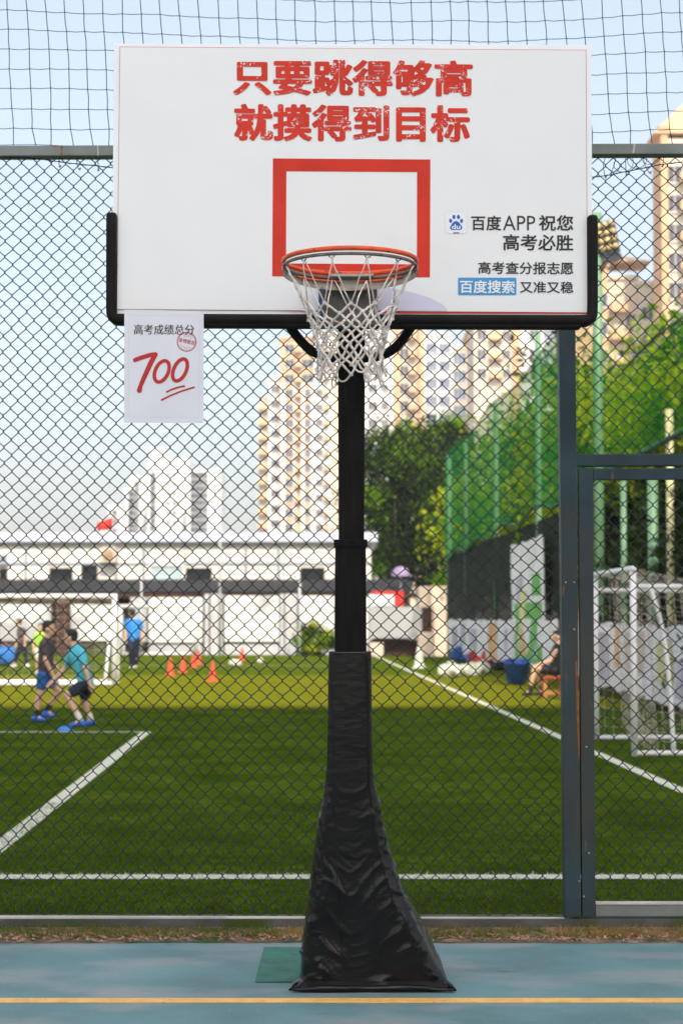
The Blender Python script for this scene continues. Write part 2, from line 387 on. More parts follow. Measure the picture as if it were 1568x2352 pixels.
# ------------------------------------------------------------------ lettering
_fc = bpy.data.curves.new('lettering_source', 'FONT'); _fc.resolution_u = 3
_fo = bpy.data.objects.new('lettering_source', _fc); col.objects.link(_fo)
def glyph_mesh(s, offset=0.0, spacing=1.0):
    _fc.body = s; _fc.offset = offset; _fc.space_character = spacing
    bpy.context.view_layer.update()
    dg = bpy.context.evaluated_depsgraph_get()
    me = bpy.data.meshes.new_from_object(_fo.evaluated_get(dg))
    vs = [v.co.copy() for v in me.vertices]; fs = [tuple(p.vertices) for p in me.polygons]
    bpy.data.meshes.remove(me)
    return vs, fs
def lettering(mb, s, rect, Y, offset=0.0, slope=0.0066, spacing=1.0, rot=0.0, serif=False, mi=0, bold=0.0):
    """s fitted into rect (x0,y0,x1,y1 on the print), lying on the plane Y"""
    vs, fs = glyph_mesh(s, offset, spacing)
    x0 = min(v.x for v in vs); x1 = max(v.x for v in vs); y0 = min(v.y for v in vs); y1 = max(v.y for v in vs)
    cx = (rect[0] + rect[2]) / 2; cy = (rect[1] + rect[3]) / 2
    copies = [(-0.016, 0), (-0.005, 0), (0.005, 0), (0.016, 0)] if serif else [(0.0, 0.0)]
    if bold: copies = [(bold * math.cos(a), bold * 0.75 * math.sin(a)) for a in [2 * math.pi * i / 8 for i in range(8)]]
    for k, (dx, dy) in enumerate(copies):
        out = []
        for v in vs:
            u = (v.x + dx - x0 + bold) / (x1 - x0 + 2 * bold); w = (v.y + dy - y0 + bold * .75) / (y1 - y0 + 1.5 * bold)
            px = rect[0] + u * (rect[2] - rect[0]); py = rect[3] - w * (rect[3] - rect[1])
            if rot:
                ax, ay = px - cx, py - cy
                px = cx + ax * math.cos(rot) - ay * math.sin(rot); py = cy + ax * math.sin(rot) + ay * math.cos(rot)
            else: py += slope * (px - cx)
            out.append(at(px, py, Y - 0.00012 * k))
        mb.add(out, fs, mi)
    return mb
def flat(mb, pts, Y, mi=0):
    mb.add([at(p[0], p[1], Y) for p in pts], [tuple(range(len(pts)))], mi)
def ellipse_pts(cx, cy, rx, ry, rot=0.0, n=28):
    o = []
    for i in range(n):
        a = 2 * math.pi * i / n; x = rx * math.cos(a); y = ry * math.sin(a)
        o.append((cx + x * math.cos(rot) - y * math.sin(rot), cy + x * math.sin(rot) + y * math.cos(rot)))
    return o
def rrect(x0, y0, x1, y1, r, n=6):
    o = []
    for (cx, cy, a0) in ((x1 - r, y0 + r, -90), (x1 - r, y1 - r, 0), (x0 + r, y1 - r, 90), (x0 + r, y0 + r, 180)):
        for i in range(n + 1):
            a = R(a0 + 90 * i / n); o.append((cx + r * math.cos(a), cy + r * math.sin(a)))
    return o
def smooth_path(pts, k=8):
    """Catmull-Rom"""
    P = [Vector(p) for p in pts]; P = [2 * P[0] - P[1]] + P + [2 * P[-1] - P[-2]]; o = []
    for i in range(1, len(P) - 2):
        for j in range(k):
            t = j / k
            o.append(0.5 * ((2 * P[i]) + (P[i + 1] - P[i - 1]) * t + (2 * P[i - 1] - 5 * P[i] + 4 * P[i + 1] - P[i + 2]) * t * t + (3 * P[i] - P[i - 1] - 3 * P[i + 1] + P[i + 2]) * t ** 3))
    o.append(P[-2]); return o
def stroke(mb, pts, w, Y, closed=False, k=8, mi=0, caps=True):
    """brush stroke of width w (print px) along a smooth path; w may taper"""
    if closed:
        pp = [Vector(p) for p in pts]
    else: pp = smooth_path([(p[0], p[1], 0) for p in pts], k)
    pp = [Vector((p[0], p[1])) for p in pp]; n = len(pp)
    ws = w if isinstance(w, list) else [w] * n
    if len(ws) != n: ws = [ws[min(int(i / (n - 1) * (len(ws) - 1)), len(ws) - 2)] + (ws[min(int(i / (n - 1) * (len(ws) - 1)), len(ws) - 2) + 1] - ws[min(int(i / (n - 1) * (len(ws) - 1)), len(ws) - 2)]) * ((i / (n - 1) * (len(ws) - 1)) % 1 if i < n - 1 else 1) for i in range(n)]
    L = []; Rr = []
    for i in range(n):
        t = (pp[(i + 1) % n] - pp[i - 1]) if closed else (pp[min(i + 1, n - 1)] - pp[max(i - 1, 0)])
        t.normalize(); s = Vector((-t.y, t.x)) * ws[i] / 2
        L.append(pp[i] + s); Rr.append(pp[i] - s)
    m = n if closed else n - 1
    for i in range(m):
        j = (i + 1) % n
        mb.add([at(p[0], p[1], Y) for p in (L[i], L[j], Rr[j], Rr[i])], [(0, 1, 2, 3)], mi)
    if caps and not closed:
        for e, q in ((0, 1), (n - 1, 2)):
            flat(mb, ellipse_pts(pp[e][0], pp[e][1], ws[e] / 2, ws[e] / 2, n=16), Y - 0.0003 * q, mi)

# ------------------------------------------------------------------ the basketball hoop
YB = 7.07
hoop_o = at(806, 1423, 7.4); hoop_o.z = 0
hoop = empty('basketball_hoop', hoop_o, 0, 'tall basketball hoop with printed white backboard on a black wrapped pole', 'basketball hoop')
# backboard: core slab, white frame round it, printed sheet on its face
corners = [(262, 99), (1358, 102), (1360, 728), (256, 722)]
def slab(name, pts, Ya, Yb, m, parent, bevel=0.0):
    n = len(pts); mb = MB()
    f = [at(p[0], p[1], Ya) for p in pts]; vs = f + [Vector((v.x, Yb, v.z)) for v in f]
    mb.add(vs, [tuple(range(n)), tuple(reversed(range(n, 2 * n)))] + [((i + 1) % n, i, n + i, n + (i + 1) % n) for i in range(n)])
    return mb.build(name, m, parent, bevel=bevel)
board = slab('backboard', corners, YB + 0.006, YB + 0.045, M_boardframe, hoop, 0.002)
inner = [(276, 107), (1345, 114.5), (1348, 717), (269, 709.5)]
def inset(p, d): 
    cx = sum(q[0] for q in p) / 4; cy = sum(q[1] for q in p) / 4
    return [(q[0] + (d if q[0] < cx else -d), q[1] + (d if q[1] < cy else -d)) for q in p]
slab('sheet_edge', inset(inner, -0.9), YB + 0.0035, YB + 0.0065, M_redline, board)
slab('printed_sheet', inner, YB + 0.0005, YB + 0.004, M_board, board)
YP = YB - 0.0008
# red edge peeping out under the sheet
mb = MB(); flat(mb, [(640, 714.0), (1349, 717.6), (1349, 720), (820, 719)], YB + 0.002); mb.build('red_lower_edge', M_red, board)
mb = MB()
o4 = [(626.5, 363), (988, 365.5), (987, 636.5), (625, 634)]; i4 = [(657.5, 392.5), (957.5, 394.5), (957, 606.5), (656.5, 604.5)]
for i in range(4):
    j = (i + 1) % 4
    flat(mb, [o4[i], o4[j], i4[j], i4[i]], YP)
mb.build('target_square', M_red, board)
mb = MB(); lettering(mb, '只要跳得够高', (533.5, 136, 1085.5, 219.5), YP, offset=0.004, bold=0.034); mb.build('slogan_lettering', M_redworn, board)
mb = MB(); lettering(mb, '就摸得到目标', (537, 239, 1079, 324.5), YP, offset=0.004, bold=0.034); mb.build('slogan_lettering', M_redworn, board)
def k2(x, y): return ((x / 2.0907 + 1700) / 1.7417, (y / 2.0907 + 820) / 1.7417)
def r2(x0, y0, x1, y1): a = k2(x0, y0); b = k2(x1, y1); return (a[0], a[1], b[0], b[1])
mb = MB()
lettering(mb, '百度', r2(385, 86, 636, 210), YP, 0.004, bold=.014); lettering(mb, 'APP', r2(650, 87, 920, 210), YP, -0.002); lettering(mb, '祝您', r2(950, 82, 1238, 213), YP, 0.004, bold=.014)
mb.build('greeting_lettering', M_ink, board)
mb = MB(); lettering(mb, '高考必胜', r2(650, 244, 1238, 379), YP, 0.004, bold=.014); mb.build('greeting_lettering', M_ink, board)
mb = MB(); lettering(mb, '高考查分报志愿', r2(444, 474, 1240, 577), YP, 0.003, bold=.012); mb.build('notice_lettering', M_ink, board)
mb = MB(); lettering(mb, '又准又稳', r2(790, 637, 1240, 735), YP, 0.003, bold=.012); mb.build('notice_lettering', M_ink, board)
q = r2(275, 606, 762, 752)
mb = MB(); flat(mb, rrect(q[0], q[1], q[2], q[3], 3.2), YP); bt = mb.build('blue_label', M_blueprint, board)
mb = MB(); lettering(mb, '百度搜索', r2(290, 628, 748, 736), YP - 0.0006, 0.004, bold=0.018); mb.build('label_lettering', M_inkwhite, board)
q = r2(170, 52, 350, 236)
mb = MB(); flat(mb, rrect(q[0] - 0.5, q[1] - 0.5, q[2] + 0.5, q[3] + 0.5, 8.5), YP + 0.0002, 0); flat(mb, rrect(q[0], q[1], q[2], q[3], 8), YP - 0.0001, 1)
mb.build('emblem_tile', [M_lilac, M_inkwhite], board)
mb = MB()
for (x, y, rx, ry, ro) in ((240, 98, 13, 18, 0.0), (278, 98, 13, 18, 0.0), (213, 130, 12.5, 18, -0.15), (304, 131, 12.5, 18, 0.15)):
    c = k2(x, y); flat(mb, ellipse_pts(c[0], c[1], rx / 3.6415, ry / 3.6415, ro), YP - 0.0007)
pad = smooth_path([(*k2(*p), 0) for p in ((258, 131), (280, 141), (298, 165), (310, 184), (303, 202), (283, 208), (258, 204), (234, 208), (214, 202), (208, 184), (219, 165), (236, 141), (258, 131))], 4)[:-1]
flat(mb, [(p[0], p[1]) for p in pad], YP - 0.0007)
mb.build('paw_emblem', M_pawblue, board)
mb = MB(); lettering(mb, 'du', r2(222, 158, 294, 200), YP - 0.0013, 0.02); mb.build('emblem_lettering', M_inkwhite, board)
mb = MB(); a = r2(233, 226, 258, 235); b = r2(258, 226, 284, 235)
flat(mb, rrect(a[0], a[1], a[2], a[3], 1), YP - 0.0007, 0); flat(mb, rrect(b[0], b[1], b[2], b[3], 1), YP - 0.0007, 1)
mb.build('emblem_bar', [M_red, M_pawblue], board)
# flat lilac patch by the bracket
mb = MB(); flat(mb, [(868, 655), (900, 662), (950, 672), (990, 685), (1018, 700), (1028, 713), (868, 713)], YP + 0.0003); mb.build('lilac_patch', M_lilac, board)

# U-shaped black pad round the lower edge
def pad_strip(path, w, Ya, Yb, name):
    """rounded-section padding following a path on the print; w = width in print px"""
    pp = [Vector((p[0], p[1])) for p in path]; n = len(pp); prof = []
    for i in range(16):
        a = 2 * math.pi * i / 16
        sx = math.copysign(abs(math.cos(a)) ** 0.45, math.cos(a)); sy = math.copysign(abs(math.sin(a)) ** 0.45, math.sin(a))
        prof.append((sx, sy))
    mb = MB(); vs = []; fs = []
    for i in range(n):
        t = (pp[min(i + 1, n - 1)] - pp[max(i - 1, 0)]).normalized(); s = Vector((-t.y, t.x))
        e = min(i, n - 1 - i); k = (0.55, 0.86, 1.0)[min(e, 2)]
        for (a, b) in prof:
            p = pp[i] + s * a * w / 2 * k
            v = at(p[0], p[1], YB); y = (Ya + Yb) / 2 + b * (Yb - Ya) / 2 * (0.5 + 0.5 * k)
            y += 0.0015 * noise.noise(Vector((p[0] * 0.03, p[1] * 0.03, a * 2)))
            vs.append((v.x, y, v.z))
    for i in range(n - 1):
        for j in range(16): fs.append((i * 16 + j, i * 16 + (j + 1) % 16, (i + 1) * 16 + (j + 1) % 16, (i + 1) * 16 + j))
    fs.append(tuple(reversed(range(16)))); fs.append(tuple(range((n - 1) * 16, n * 16)))
    o = mb.add(vs, fs).build(name, M_pad, hoop, auto=60)
    return o
path = [(256.5, 489), (256.5, 491), (256.7, 497)] + [(256.5 - 0.4 * i / 10, 500 + 20.5 * i) for i in range(1, 11)]
for a in range(15, 90, 15): path.append((273 - 17 * math.cos(R(a)), 716 + 17 * math.sin(R(a))))
path += [(275 + (1340 - 275) * i / 40, 733 + 3.0 * i / 40) for i in range(41)]
for a in range(75, 0, -15): path.append((1343 + 17 * math.cos(R(a)), 719 + 17 * math.sin(R(a))))
path += [(1360 - 0.2 * i / 10, 715 - 20.5 * i) for i in range(1, 11)] + [(1359.7, 501), (1359.7, 497), (1359.7, 495)]
pad_strip(path, 24.5, YB - 0.028, YB + 0.055, 'board_padding')
mb = MB(); flat(mb, [(270, 721), (1346, 726), (1346, 752), (270, 746)], YB + 0.012)
mb.v = mb.v + []
slab('padding_lower_lip', [(285, 724), (1335, 728), (1335, 752.5), (285, 748)], YB - 0.021, YB + 0.05, M_pad, hoop, 0.008)

# rim: orange ring, grey lower ring, steel apron, hooks
RC = at(803.5, 599.5, 6.69); RR = 0.2425
def ring_pts(r, dz, n=72): return [(RC.x + r * math.cos(2 * math.pi * i / n), RC.y + r * math.sin(2 * math.pi * i / n), RC.z + dz) for i in range(n)]
rim = MB().tube(ring_pts(RR, 0.0), 0.0088, 12, closed=True).build('rim', M_orange, hoop, smooth=True)
MB().tube(ring_pts(RR - 0.004, -0.0185), 0.0062, 10, closed=True).build('lower_ring', M_rimgrey, rim, smooth=True)
mb = MB()   # orange spacer bars at the back between the rings
for a0, a1 in ((35, 84), (97, 145)):
    pts = [(RC.x + (RR - 0.006) * math.cos(R(a)), RC.y + (RR - 0.006) * math.sin(R(a)), RC.z - 0.0315) for a in np.linspace(a0, a1, 14)]
    mb.tube(pts, 0.0042, 8)
mb.build('ring_rod', M_orange, rim, smooth=True)
mb = MB(); vs = []; fs = []; na = 64
for i in range(na + 1):
    a = R(-12 + 204 * i / na); s = max(0.0, math.sin(math.pi * i / na)); h = 0.012 + 0.030 * s ** 0.8
    for rr_, dz in ((RR + 0.006, -0.022), (RR + 0.006, -0.022 - h), (RR + 0.003, -0.022 - h), (RR + 0.003, -0.022)):
        vs.append((RC.x + rr_ * math.cos(a), RC.y + rr_ * math.sin(a), RC.z + dz))
for i in range(na):
    for j in range(4): fs.append((i * 4 + j, (i + 1) * 4 + j, (i + 1) * 4 + (j + 1) % 4, i * 4 + (j + 1) % 4))
mb.add(vs, fs).build('rim_apron', M_flange, rim, auto=40)
NH = 12
hook_ang = [2 * math.pi * (i + 0.5) / NH + 0.02 * math.sin(i * 2.1) for i in range(NH)]
def ringp(a, r, dz): return Vector((RC.x + r * math.cos(a), RC.y + r * math.sin(a), RC.z + dz))
for a in hook_ang:
    mb = MB()
    mb.tube([ringp(a - 0.05, RR - 0.004, -0.022), ringp(a - 0.035, RR - 0.006, -0.029), ringp(a, RR - 0.007, -0.031), ringp(a + 0.035, RR - 0.006, -0.029), ringp(a + 0.05, RR - 0.004, -0.022)], 0.0024, 6)
    mb.build('net_hook', M_rimgrey, rim, smooth=True)
# bracket between rim and board
b0 = at(740, 650, 6.98); b1 = at(866, 748, 6.98)
mb = MB(); mb.box(b0.x, b1.x, 6.975, 7.064, b1.z, b0.z)
mb.build('bracket_box', M_bracket, hoop, bevel=0.004)
mb = MB(); p = at(806, 640, 6.93)
mb.box(p.x - 0.085, p.x + 0.085, 6.90, 7.066, p.z + 0.004, p.z + 0.014); mb.build('bracket_plate', M_flange, hoop, bevel=0.002)
mb = MB(); mb.box(b0.x - 0.014, b0.x - 0.002, 6.985, 7.060, b1.z + 0.03, b0.z + 0.005); mb.build('blue_spacer', M_bluepaint, hoop, bevel=0.001)
for bx_ in (0.03, 0.17):
    mb = MB(); mb.lathe([(0.009, 0), (0.009, 0.006), (0.005, 0.009)], 6)
    mb.v = [(b0.x + bx_ + v[0], 6.975 - v[2], b0.z - 0.045 + v[1]) for v in mb.v]
    mb.build('bracket_bolt', M_rimgrey, hoop)

# the net of knotted cord
mb = MB()
rows = [(-0.037, 0.236), (-0.172, 0.168), (-0.209, 0.152), (-0.247, 0.139), (-0.286, 0.128), (-0.324, 0.120), (-0.361, 0.116), (-0.398, 0.117)]
rn = random.Random(5)
K = []
for ri, (dz, r) in enumerate(rows):
    ring = []
    for i in range(NH):
        if ri == 0: ring.append(ringp(hook_ang[i], RR - 0.007, -0.029)); continue
        a = 2 * math.pi * (i + 0.5 + (0.5 if ri % 2 else 0)) / NH + rn.uniform(-0.05, 0.05)
        ring.append(ringp(a, r * rn.uniform(0.95, 1.05), dz + rn.uniform(-0.008, 0.008) * (1.3 if ri == 1 else 1)))
    K.append(ring)
def cord(p, q, r0, sag=0.0, kink=0.004):
    p = Vector(p); q = Vector(q); pts = [p]; 
    for t in (0.25, 0.5, 0.75):
        m = p.lerp(q, t); m += Vector((rn.uniform(-1, 1), rn.uniform(-1, 1), rn.uniform(-1, 1))) * kink * 0.5; m.z -= sag * 4 * t * (1 - t); pts.append(m)
    pts.append(q); rr = [r0 * rn.uniform(0.8, 1.15) for _ in pts]
    mb.tube(pts, rr, 6)
for ri in range(len(rows) - 1):
    for i in range(NH):
        A = K[ri][i]
        j0, j1 = (i - 1, i) if ri % 2 == 0 else (i, i + 1)
        for j in (j0, j1):
            Bp = K[ri + 1][j % NH]
            if ri == 0:
                off = Vector((rn.uniform(-1, 1), rn.uniform(-1, 1), 0)) * 0.006
                cord(A + off, Bp, 0.0027, 0.0, 0.006)
            else: cord(A, Bp, 0.0045, 0.0, 0.005)
for ri in range(1, len(rows)):
    for p in K[ri]:
        mb.ellipsoid(p, (0.0068, 0.0068, 0.0078), 8, 6)
        for s in (-1, 1):
            mb.tube([p + Vector((-.007, 0, s * .004)), p + Vector((0, -.007, s * .005)), p + Vector((.007, 0, s * .003)), p + Vector((0, .007, s * .005))], 0.0024, 5, closed=True)
last = K[-1]
for i in range(NH):
    p = last[i]; q = last[(i + 1) % NH]
    if i % 3 != 1:
        dr = rn.uniform(0.018, 0.034); m = (p + q) / 2 + Vector((0, 0, -dr)); out = (m - Vector((RC.x, RC.y, m.z))).normalized() * rn.uniform(0, 0.016)
        mb.tube([tuple(v) for v in smooth_path([p, p.lerp(m, 0.6) + out * 0.6 + Vector((0, 0, -0.006)), m + out, q.lerp(m, 0.6) + out * 0.6 + Vector((0, 0, -0.006)), q], 4)], 0.0036, 6)
    if i % 3 == 1 or rn.random() < 0.35:
        d = (p - Vector((RC.x, RC.y, p.z))).normalized(); t = Vector((-d.y, d.x, 0)); w = rn.uniform(0.006, 0.012); h = rn.uniform(0.03, 0.05)
        mb.tube([tuple(v) for v in smooth_path([p, p + t * w - Vector((0, 0, h * .4)) + d * .008, p + t * w * .7 - Vector((0, 0, h * .85)) + d * .012, p - Vector((0, 0, h)) + d * .012, p - t * w - Vector((0, 0, h * .6)) + d * .01, p + Vector((0.001, 0, -0.003))], 4)], 0.0034, 6)
mb.build('net', M_rope, hoop, smooth=True)

# U brace under the board, pole sections
mb = MB()
pts = [at(x, y, 7.18) for x, y in ((640, 715), (664, 748), (690, 782), (716, 806), (745, 818), (775, 822), (806, 823), (838, 822), (868, 818), (897, 806), (922, 782), (945, 750), (970, 715))]
mb.tube([tuple(v) for v in smooth_path(pts, 4)], 0.0185, 12); mb.build('brace_tube', M_pole, hoop, smooth=True)
def pole_sec(name, secs, Yc, depth, m, bevel):
    mb = MB(); vs = []; fs = []
    for (y, xl, xr) in secs:
        a = at(xl, y, Yc - depth / 2); b = at(xr, y, Yc - depth / 2)
        vs += [(a.x, Yc - depth / 2, a.z), (b.x, Yc - depth / 2, a.z), (b.x, Yc + depth / 2, a.z), (a.x, Yc + depth / 2, a.z)]
    for i in range(len(secs) - 1):
        for j in range(4): fs.append((i * 4 + j, (i + 1) * 4 + j, (i + 1) * 4 + (j + 1) % 4, i * 4 + (j + 1) % 4))
    fs.append((0, 1, 2, 3)); n = 4 * (len(secs) - 1); fs.append((n + 3, n + 2, n + 1, n))
    return mb.add(vs, fs).build(name, m, hoop, bevel=bevel)
pole_sec('pole_upper', [(560, 776, 839), (870, 776, 838), (1246, 777.5, 836)], 7.33, 0.10, M_pole, 0.005)
pole_sec('pole_middle', [(1250, 769.5, 840), (1500, 768, 841.5)], 7.33, 0.125, M_pole, 0.006)
pole_sec('pole_collar', [(1239, 766, 843.5), (1256, 766.5, 843)], 7.33, 0.137, M_pole, 0.002)
# black vinyl wrap, tight above and flaring to the ground
SEC = [(1497, 755.5, 852), (1508, 754, 853), (1640, 752.5, 854), (1750, 750.5, 856), (1795, 747, 859), (1835, 742, 868), (1900, 731, 881), (1990, 717, 905), (2070, 707.5, 935), (2150, 699, 972), (2225, 693, 1008), (2254, 692, 1026)]
def sec_at(y):
    for (a, b) in zip(SEC[:-1], SEC[1:]):
        if a[0] <= y <= b[0]:
            t = (y - a[0]) / (b[0] - a[0]); return a[1] + (b[1] - a[1]) * t, a[2] + (b[2] - a[2]) * t
    return SEC[-1][1], SEC[-1][2]
YFRONT = 7.215
def skirt_pt(u, y):
    """u 0..1 round the rectangle, starting front left"""
    xl, xr = sec_at(y); yy = at(784, y, YFRONT)
    s = max(0.0, (y - 1740) / 515.0)
    A = at(xl, y, YFRONT).x; Bx = at(xr, y, YFRONT).x; zf = yy.z
    D = 0.165 + 0.42 * s ** 1.2; r = min(0.022 + 0.05 * s, (Bx - A) * 0.35); W = Bx - A
    per = [W, D, W, D]; tot = sum(per); d = u * tot
    if d < per[0]: x, yv, n = A + d, YFRONT, Vector((0, -1, 0))
    elif d < per[0] + per[1]: x, yv, n = Bx, YFRONT + d - per[0], Vector((1, 0, 0))
    elif d < tot - per[3]: x, yv, n = Bx - (d - per[0] - per[1]), YFRONT + D, Vector((0, 1, 0))
    else: x, yv, n = A, YFRONT + D - (d - tot + per[3]), Vector((-1, 0, 0))
    # round the corners
    cx = min(max(x, A + r), Bx - r); cy = min(max(yv, YFRONT + r), YFRONT + D - r)
    v = Vector((x - cx, yv - cy, 0))
    if v.length > 1e-6:
        n = v.normalized(); x, yv = cx + n.x * r, cy + n.y * r
    p = Vector((x, yv, zf))
    # folds: diagonal creases that deepen towards the hem, and pull lines from the seams
    q = Vector((p.x * 1.0 + n.x * 0.3, p.y * 1.0, p.z))
    w1 = noise.noise(Vector((q.x * 4 + q.y * 3, 0.3, q.z * 4.5))); w2 = noise.noise(Vector((q.x * 9, q.y * 8 + 4.4, q.z * 7)))
    k = min(1, s * 1.4)
    mid = max(0.0, 1 - ((p.x - 0.045) / 0.07) ** 2) if n.y < -0.5 else 0.0
    dirn = 0.15 - 0.85 * math.tanh((p.x - 0.04) / 0.05) if n.y < -0.3 else (1.0 if p.x < 0.05 else -0.8)
    k *= 1 - 0.6 * mid
    def folds(fr, ph, seed):
        d = p.z + (p.x - 0.04) * dirn + 0.10 * noise.noise(Vector((q.x * 3, seed, q.z * 3))) + 0.02 * w2
        c = 1 - abs(math.sin(d * fr + ph)); m = max(0.0, noise.noise(Vector((q.x * 6 + seed, q.y * 5, q.z * 6))) * 1.6 + 0.10)
        return (c ** 3) * min(1, m)
    disp = 0.0006 * w2 + k * (0.012 * w1 + 0.016 * folds(24, 0.4, 2.7) + 0.011 * folds(41, 1.9, 9.1) + 0.006 * folds(67, 0.7, 14.3) + 0.0012 * noise.noise(Vector((q.x * 30, q.y * 22, q.z * 30))))
    if s <= 0: disp += 0.0012 * folds(19, 1.0, 5.5)
    # seams a little proud
    return p + n * disp
mb = MB(); vs = []; fs = []; NU, NV = 180, 200
for i in range(NV + 1):
    y = 1497 + (2254 - 1497) * i / NV
    for j in range(NU): vs.append(skirt_pt(j / NU, y))
for i in range(NV):
    for j in range(NU): fs.append(((i + 1) * NU + j, (i + 1) * NU + (j + 1) % NU, i * NU + (j + 1) % NU, i * NU + j))
fs.append(tuple(range(NU)))
wrap = mb.add(vs, fs).build('pole_wrap', M_vinyl, hoop, smooth=True)
def on_front(px, y):
    """point of the wrap nearest to print column px on its front"""
    xl, xr = sec_at(y); A = at(xl, y, YFRONT).x; Bx = at(xr, y, YFRONT).x
    s = max(0.0, (y - 1740) / 515.0); D = 0.165 + 0.42 * s ** 1.2; tot = 2 * (Bx - A + D)
    return skirt_pt((at(px, y, YFRONT).x - A) / tot, y)
for pts in ([(762, 1512), (764, 1700), (766, 1850), (772, 1950), (777, 2100), (786, 2200), (788, 2245)], [(846, 1512), (847, 1700), (849, 1850), (855, 1950), (860, 2080), (868, 2160), (880, 2235)]):
    dense = smooth_path([(p[0], p[1], 0) for p in pts], 10)
    mb = MB(); mb.tube([on_front(p[0], p[1]) + Vector((0, -0.0008, 0)) for p in dense], 0.0016, 5)
    mb.build('seam', M_pad, wrap, smooth=True)
# hem: a thick ragged roll lying on the ground
mb = MB(); pts = []; rr = []
A = ground(668, 2263); Bp = ground(1038, 2258)
x0, x1 = A.x, Bp.x; yf, yk = YFRONT - 0.03, 7.88
loop = []
n = 40
for i in range(n + 1): loop.append((x0 + (x1 - x0) * i / n, yf))
xb0, xb1 = at(700, 2254, YFRONT).x, at(1015, 2254, YFRONT).x
for i in range(1, 20): loop.append((xb1 + (x1 - xb1) * max(0, 1 - i / 3), yf + (yk - yf) * i / 20))
for i in range(n + 1): loop.append((xb1 - (xb1 - xb0) * i / n, yk))
for i in range(1, 20): loop.append((xb0 + (x0 - xb0) * max(0, 1 - (20 - i) / 3), yk - (yk - yf) * i / 20))
for (x, y) in loop:
    e = min(1, 0.35 + 3.5 * min(abs(x - x0), abs(x - x1)) / (x1 - x0)) if y == yf else 1
    r = (0.014 + 0.006 * noise.noise(Vector((x * 9, y * 9, 0)))) * e
    pts.append((x, y + 0.012 * noise.noise(Vector((x * 6, 4.2, y))), max(0.007, r * 0.9) + 0.004)); rr.append(max(0.005, r))
mb.tube(pts, rr, 8, closed=True)
hem = mb.build('hem', M_vinyl, wrap, smooth=True)
# flap of vinyl between wrap and hem
mb = MB(); vs = []; fs = []
for j in range(NU):
    u = j / NU; p = skirt_pt(u, 2254); cxy = Vector(((x0 + x1) / 2, (yf + yk) / 2, 0))
    q = Vector((x0 + (p.x - at(692, 2254, YFRONT).x) / (at(1026, 2254, YFRONT).x - at(692, 2254, YFRONT).x) * (x1 - x0), yf if p.y < YFRONT + 0.02 else p.y, 0.016))
    q = p.lerp(q, 0.85 if p.y < YFRONT + 0.05 else 0.0); q.z = 0.018
    vs += [p, q]
for j in range(NU): a = 2 * j; b = 2 * ((j + 1) % NU); fs.append((a, a + 1, b + 1, b))
mb.add(vs, fs).build('hem_flap', M_vinyl, wrap, smooth=True)

# ------------------------------------------------------------------ the score sheet hung under the board
def k3(x, y): return ((x / 3.136 + 400) / 1.7417, (y / 3.136 + 1200) / 1.7417)
def r3(x0, y0, x1, y1): a = k3(x0, y0); b = k3(x1, y1); return (a[0], a[1], b[0], b[1])
YS = 7.028
sc = k3(800, 1540); sp = at(sc[0], sc[1], YS)
sheet_o = empty('score_sheet', sp, 0, 'white paper sheet with a red handwritten 700 hanging below the board', 'poster')
pc = [k3(305, 118), k3(1300, 138), k3(1298, 1545), k3(300, 1538)]
slab('paper', pc, YS, YS + 0.0015, M_paper, sheet_o)
YT = YS - 0.001
mb = MB(); lettering(mb, '高考成绩总分', r3(425, 306, 1182, 432), YT, offset=-0.004, serif=True); mb.build('title_lettering', M_ink, sheet_o)
mb = MB()
stroke(mb, [k3(*p) for p in ((440, 752), (500, 728), (590, 700), (650, 685), (695, 680))], 55 / 5.46, YT)
stroke(mb, [k3(*p) for p in ((697, 682), (645, 770), (585, 900), (535, 1010), (505, 1085), (493, 1132))], [10.0, 11.5, 11.0, 10.0, 9.5, 11.6], YT - 0.0005)
for cx, cy, rx, ry in ((774, 894, 92, 152), (1003, 876, 88, 158)):
    c = k3(cx, cy); ro = R(24)
    stroke(mb, [(q[0], q[1], 0) for q in ellipse_pts(c[0], c[1], rx / 5.46 * 0.88, ry / 5.46 * 0.93, ro, 40)], 46 / 5.46, YT, closed=True)
stroke(mb, [k3(*p) for p in ((838, 1152), (900, 1122), (980, 1095), (1056, 1080))], 4.2, YT)
stroke(mb, [k3(*p) for p in ((772, 1254), (880, 1200), (1030, 1140), (1178, 1094))], 4.0, YT)
mb.build('handwritten_score', M_redpen, sheet_o)
mb = MB(); c = k3(1086, 522)
stroke(mb, [(q[0], q[1], 0) for q in ellipse_pts(c[0], c[1], 21.8, 21.8, 0, 64)], 1.7, YT, closed=True)
stroke(mb, [(q[0], q[1], 0) for q in ellipse_pts(c[0], c[1], 19.6, 19.6, 0, 64)], 0.5, YT, closed=True)
for a0, a1 in ((-125, -25), (65, 145)):
    stroke(mb, [(c[0] + 12.5 * math.cos(R(a)), c[1] + 12.5 * math.sin(R(a))) for a in np.linspace(a0, a1, 8)], 0.45, YT, caps=False)
for a in list(np.linspace(-105, -35, 5)) + list(np.linspace(65, 150, 5)):
    cx, cy = c[0] + 15.8 * math.cos(R(a)), c[1] + 15.8 * math.sin(R(a)); star = []
    for i in range(10):
        rr_ = 1.35 if i % 2 == 0 else 0.6; star.append((cx + rr_ * math.sin(math.pi * i / 5 + R(a)), cy - rr_ * math.cos(math.pi * i / 5 + R(a))))
    flat(mb, star, YT)
c0_ = r3(985, 482, 1188, 556)
lettering(mb, '金榜题名', (c0_[0], c0_[1] + 1.2, c0_[2], c0_[3] - 2.2), YT, 0.008, rot=R(14))
mb.build('round_stamp', M_redpen, sheet_o)
mb = MB()
cs = [k3(360, 190), k3(1248, 200), k3(1242, 1475), k3(356, 1468)]
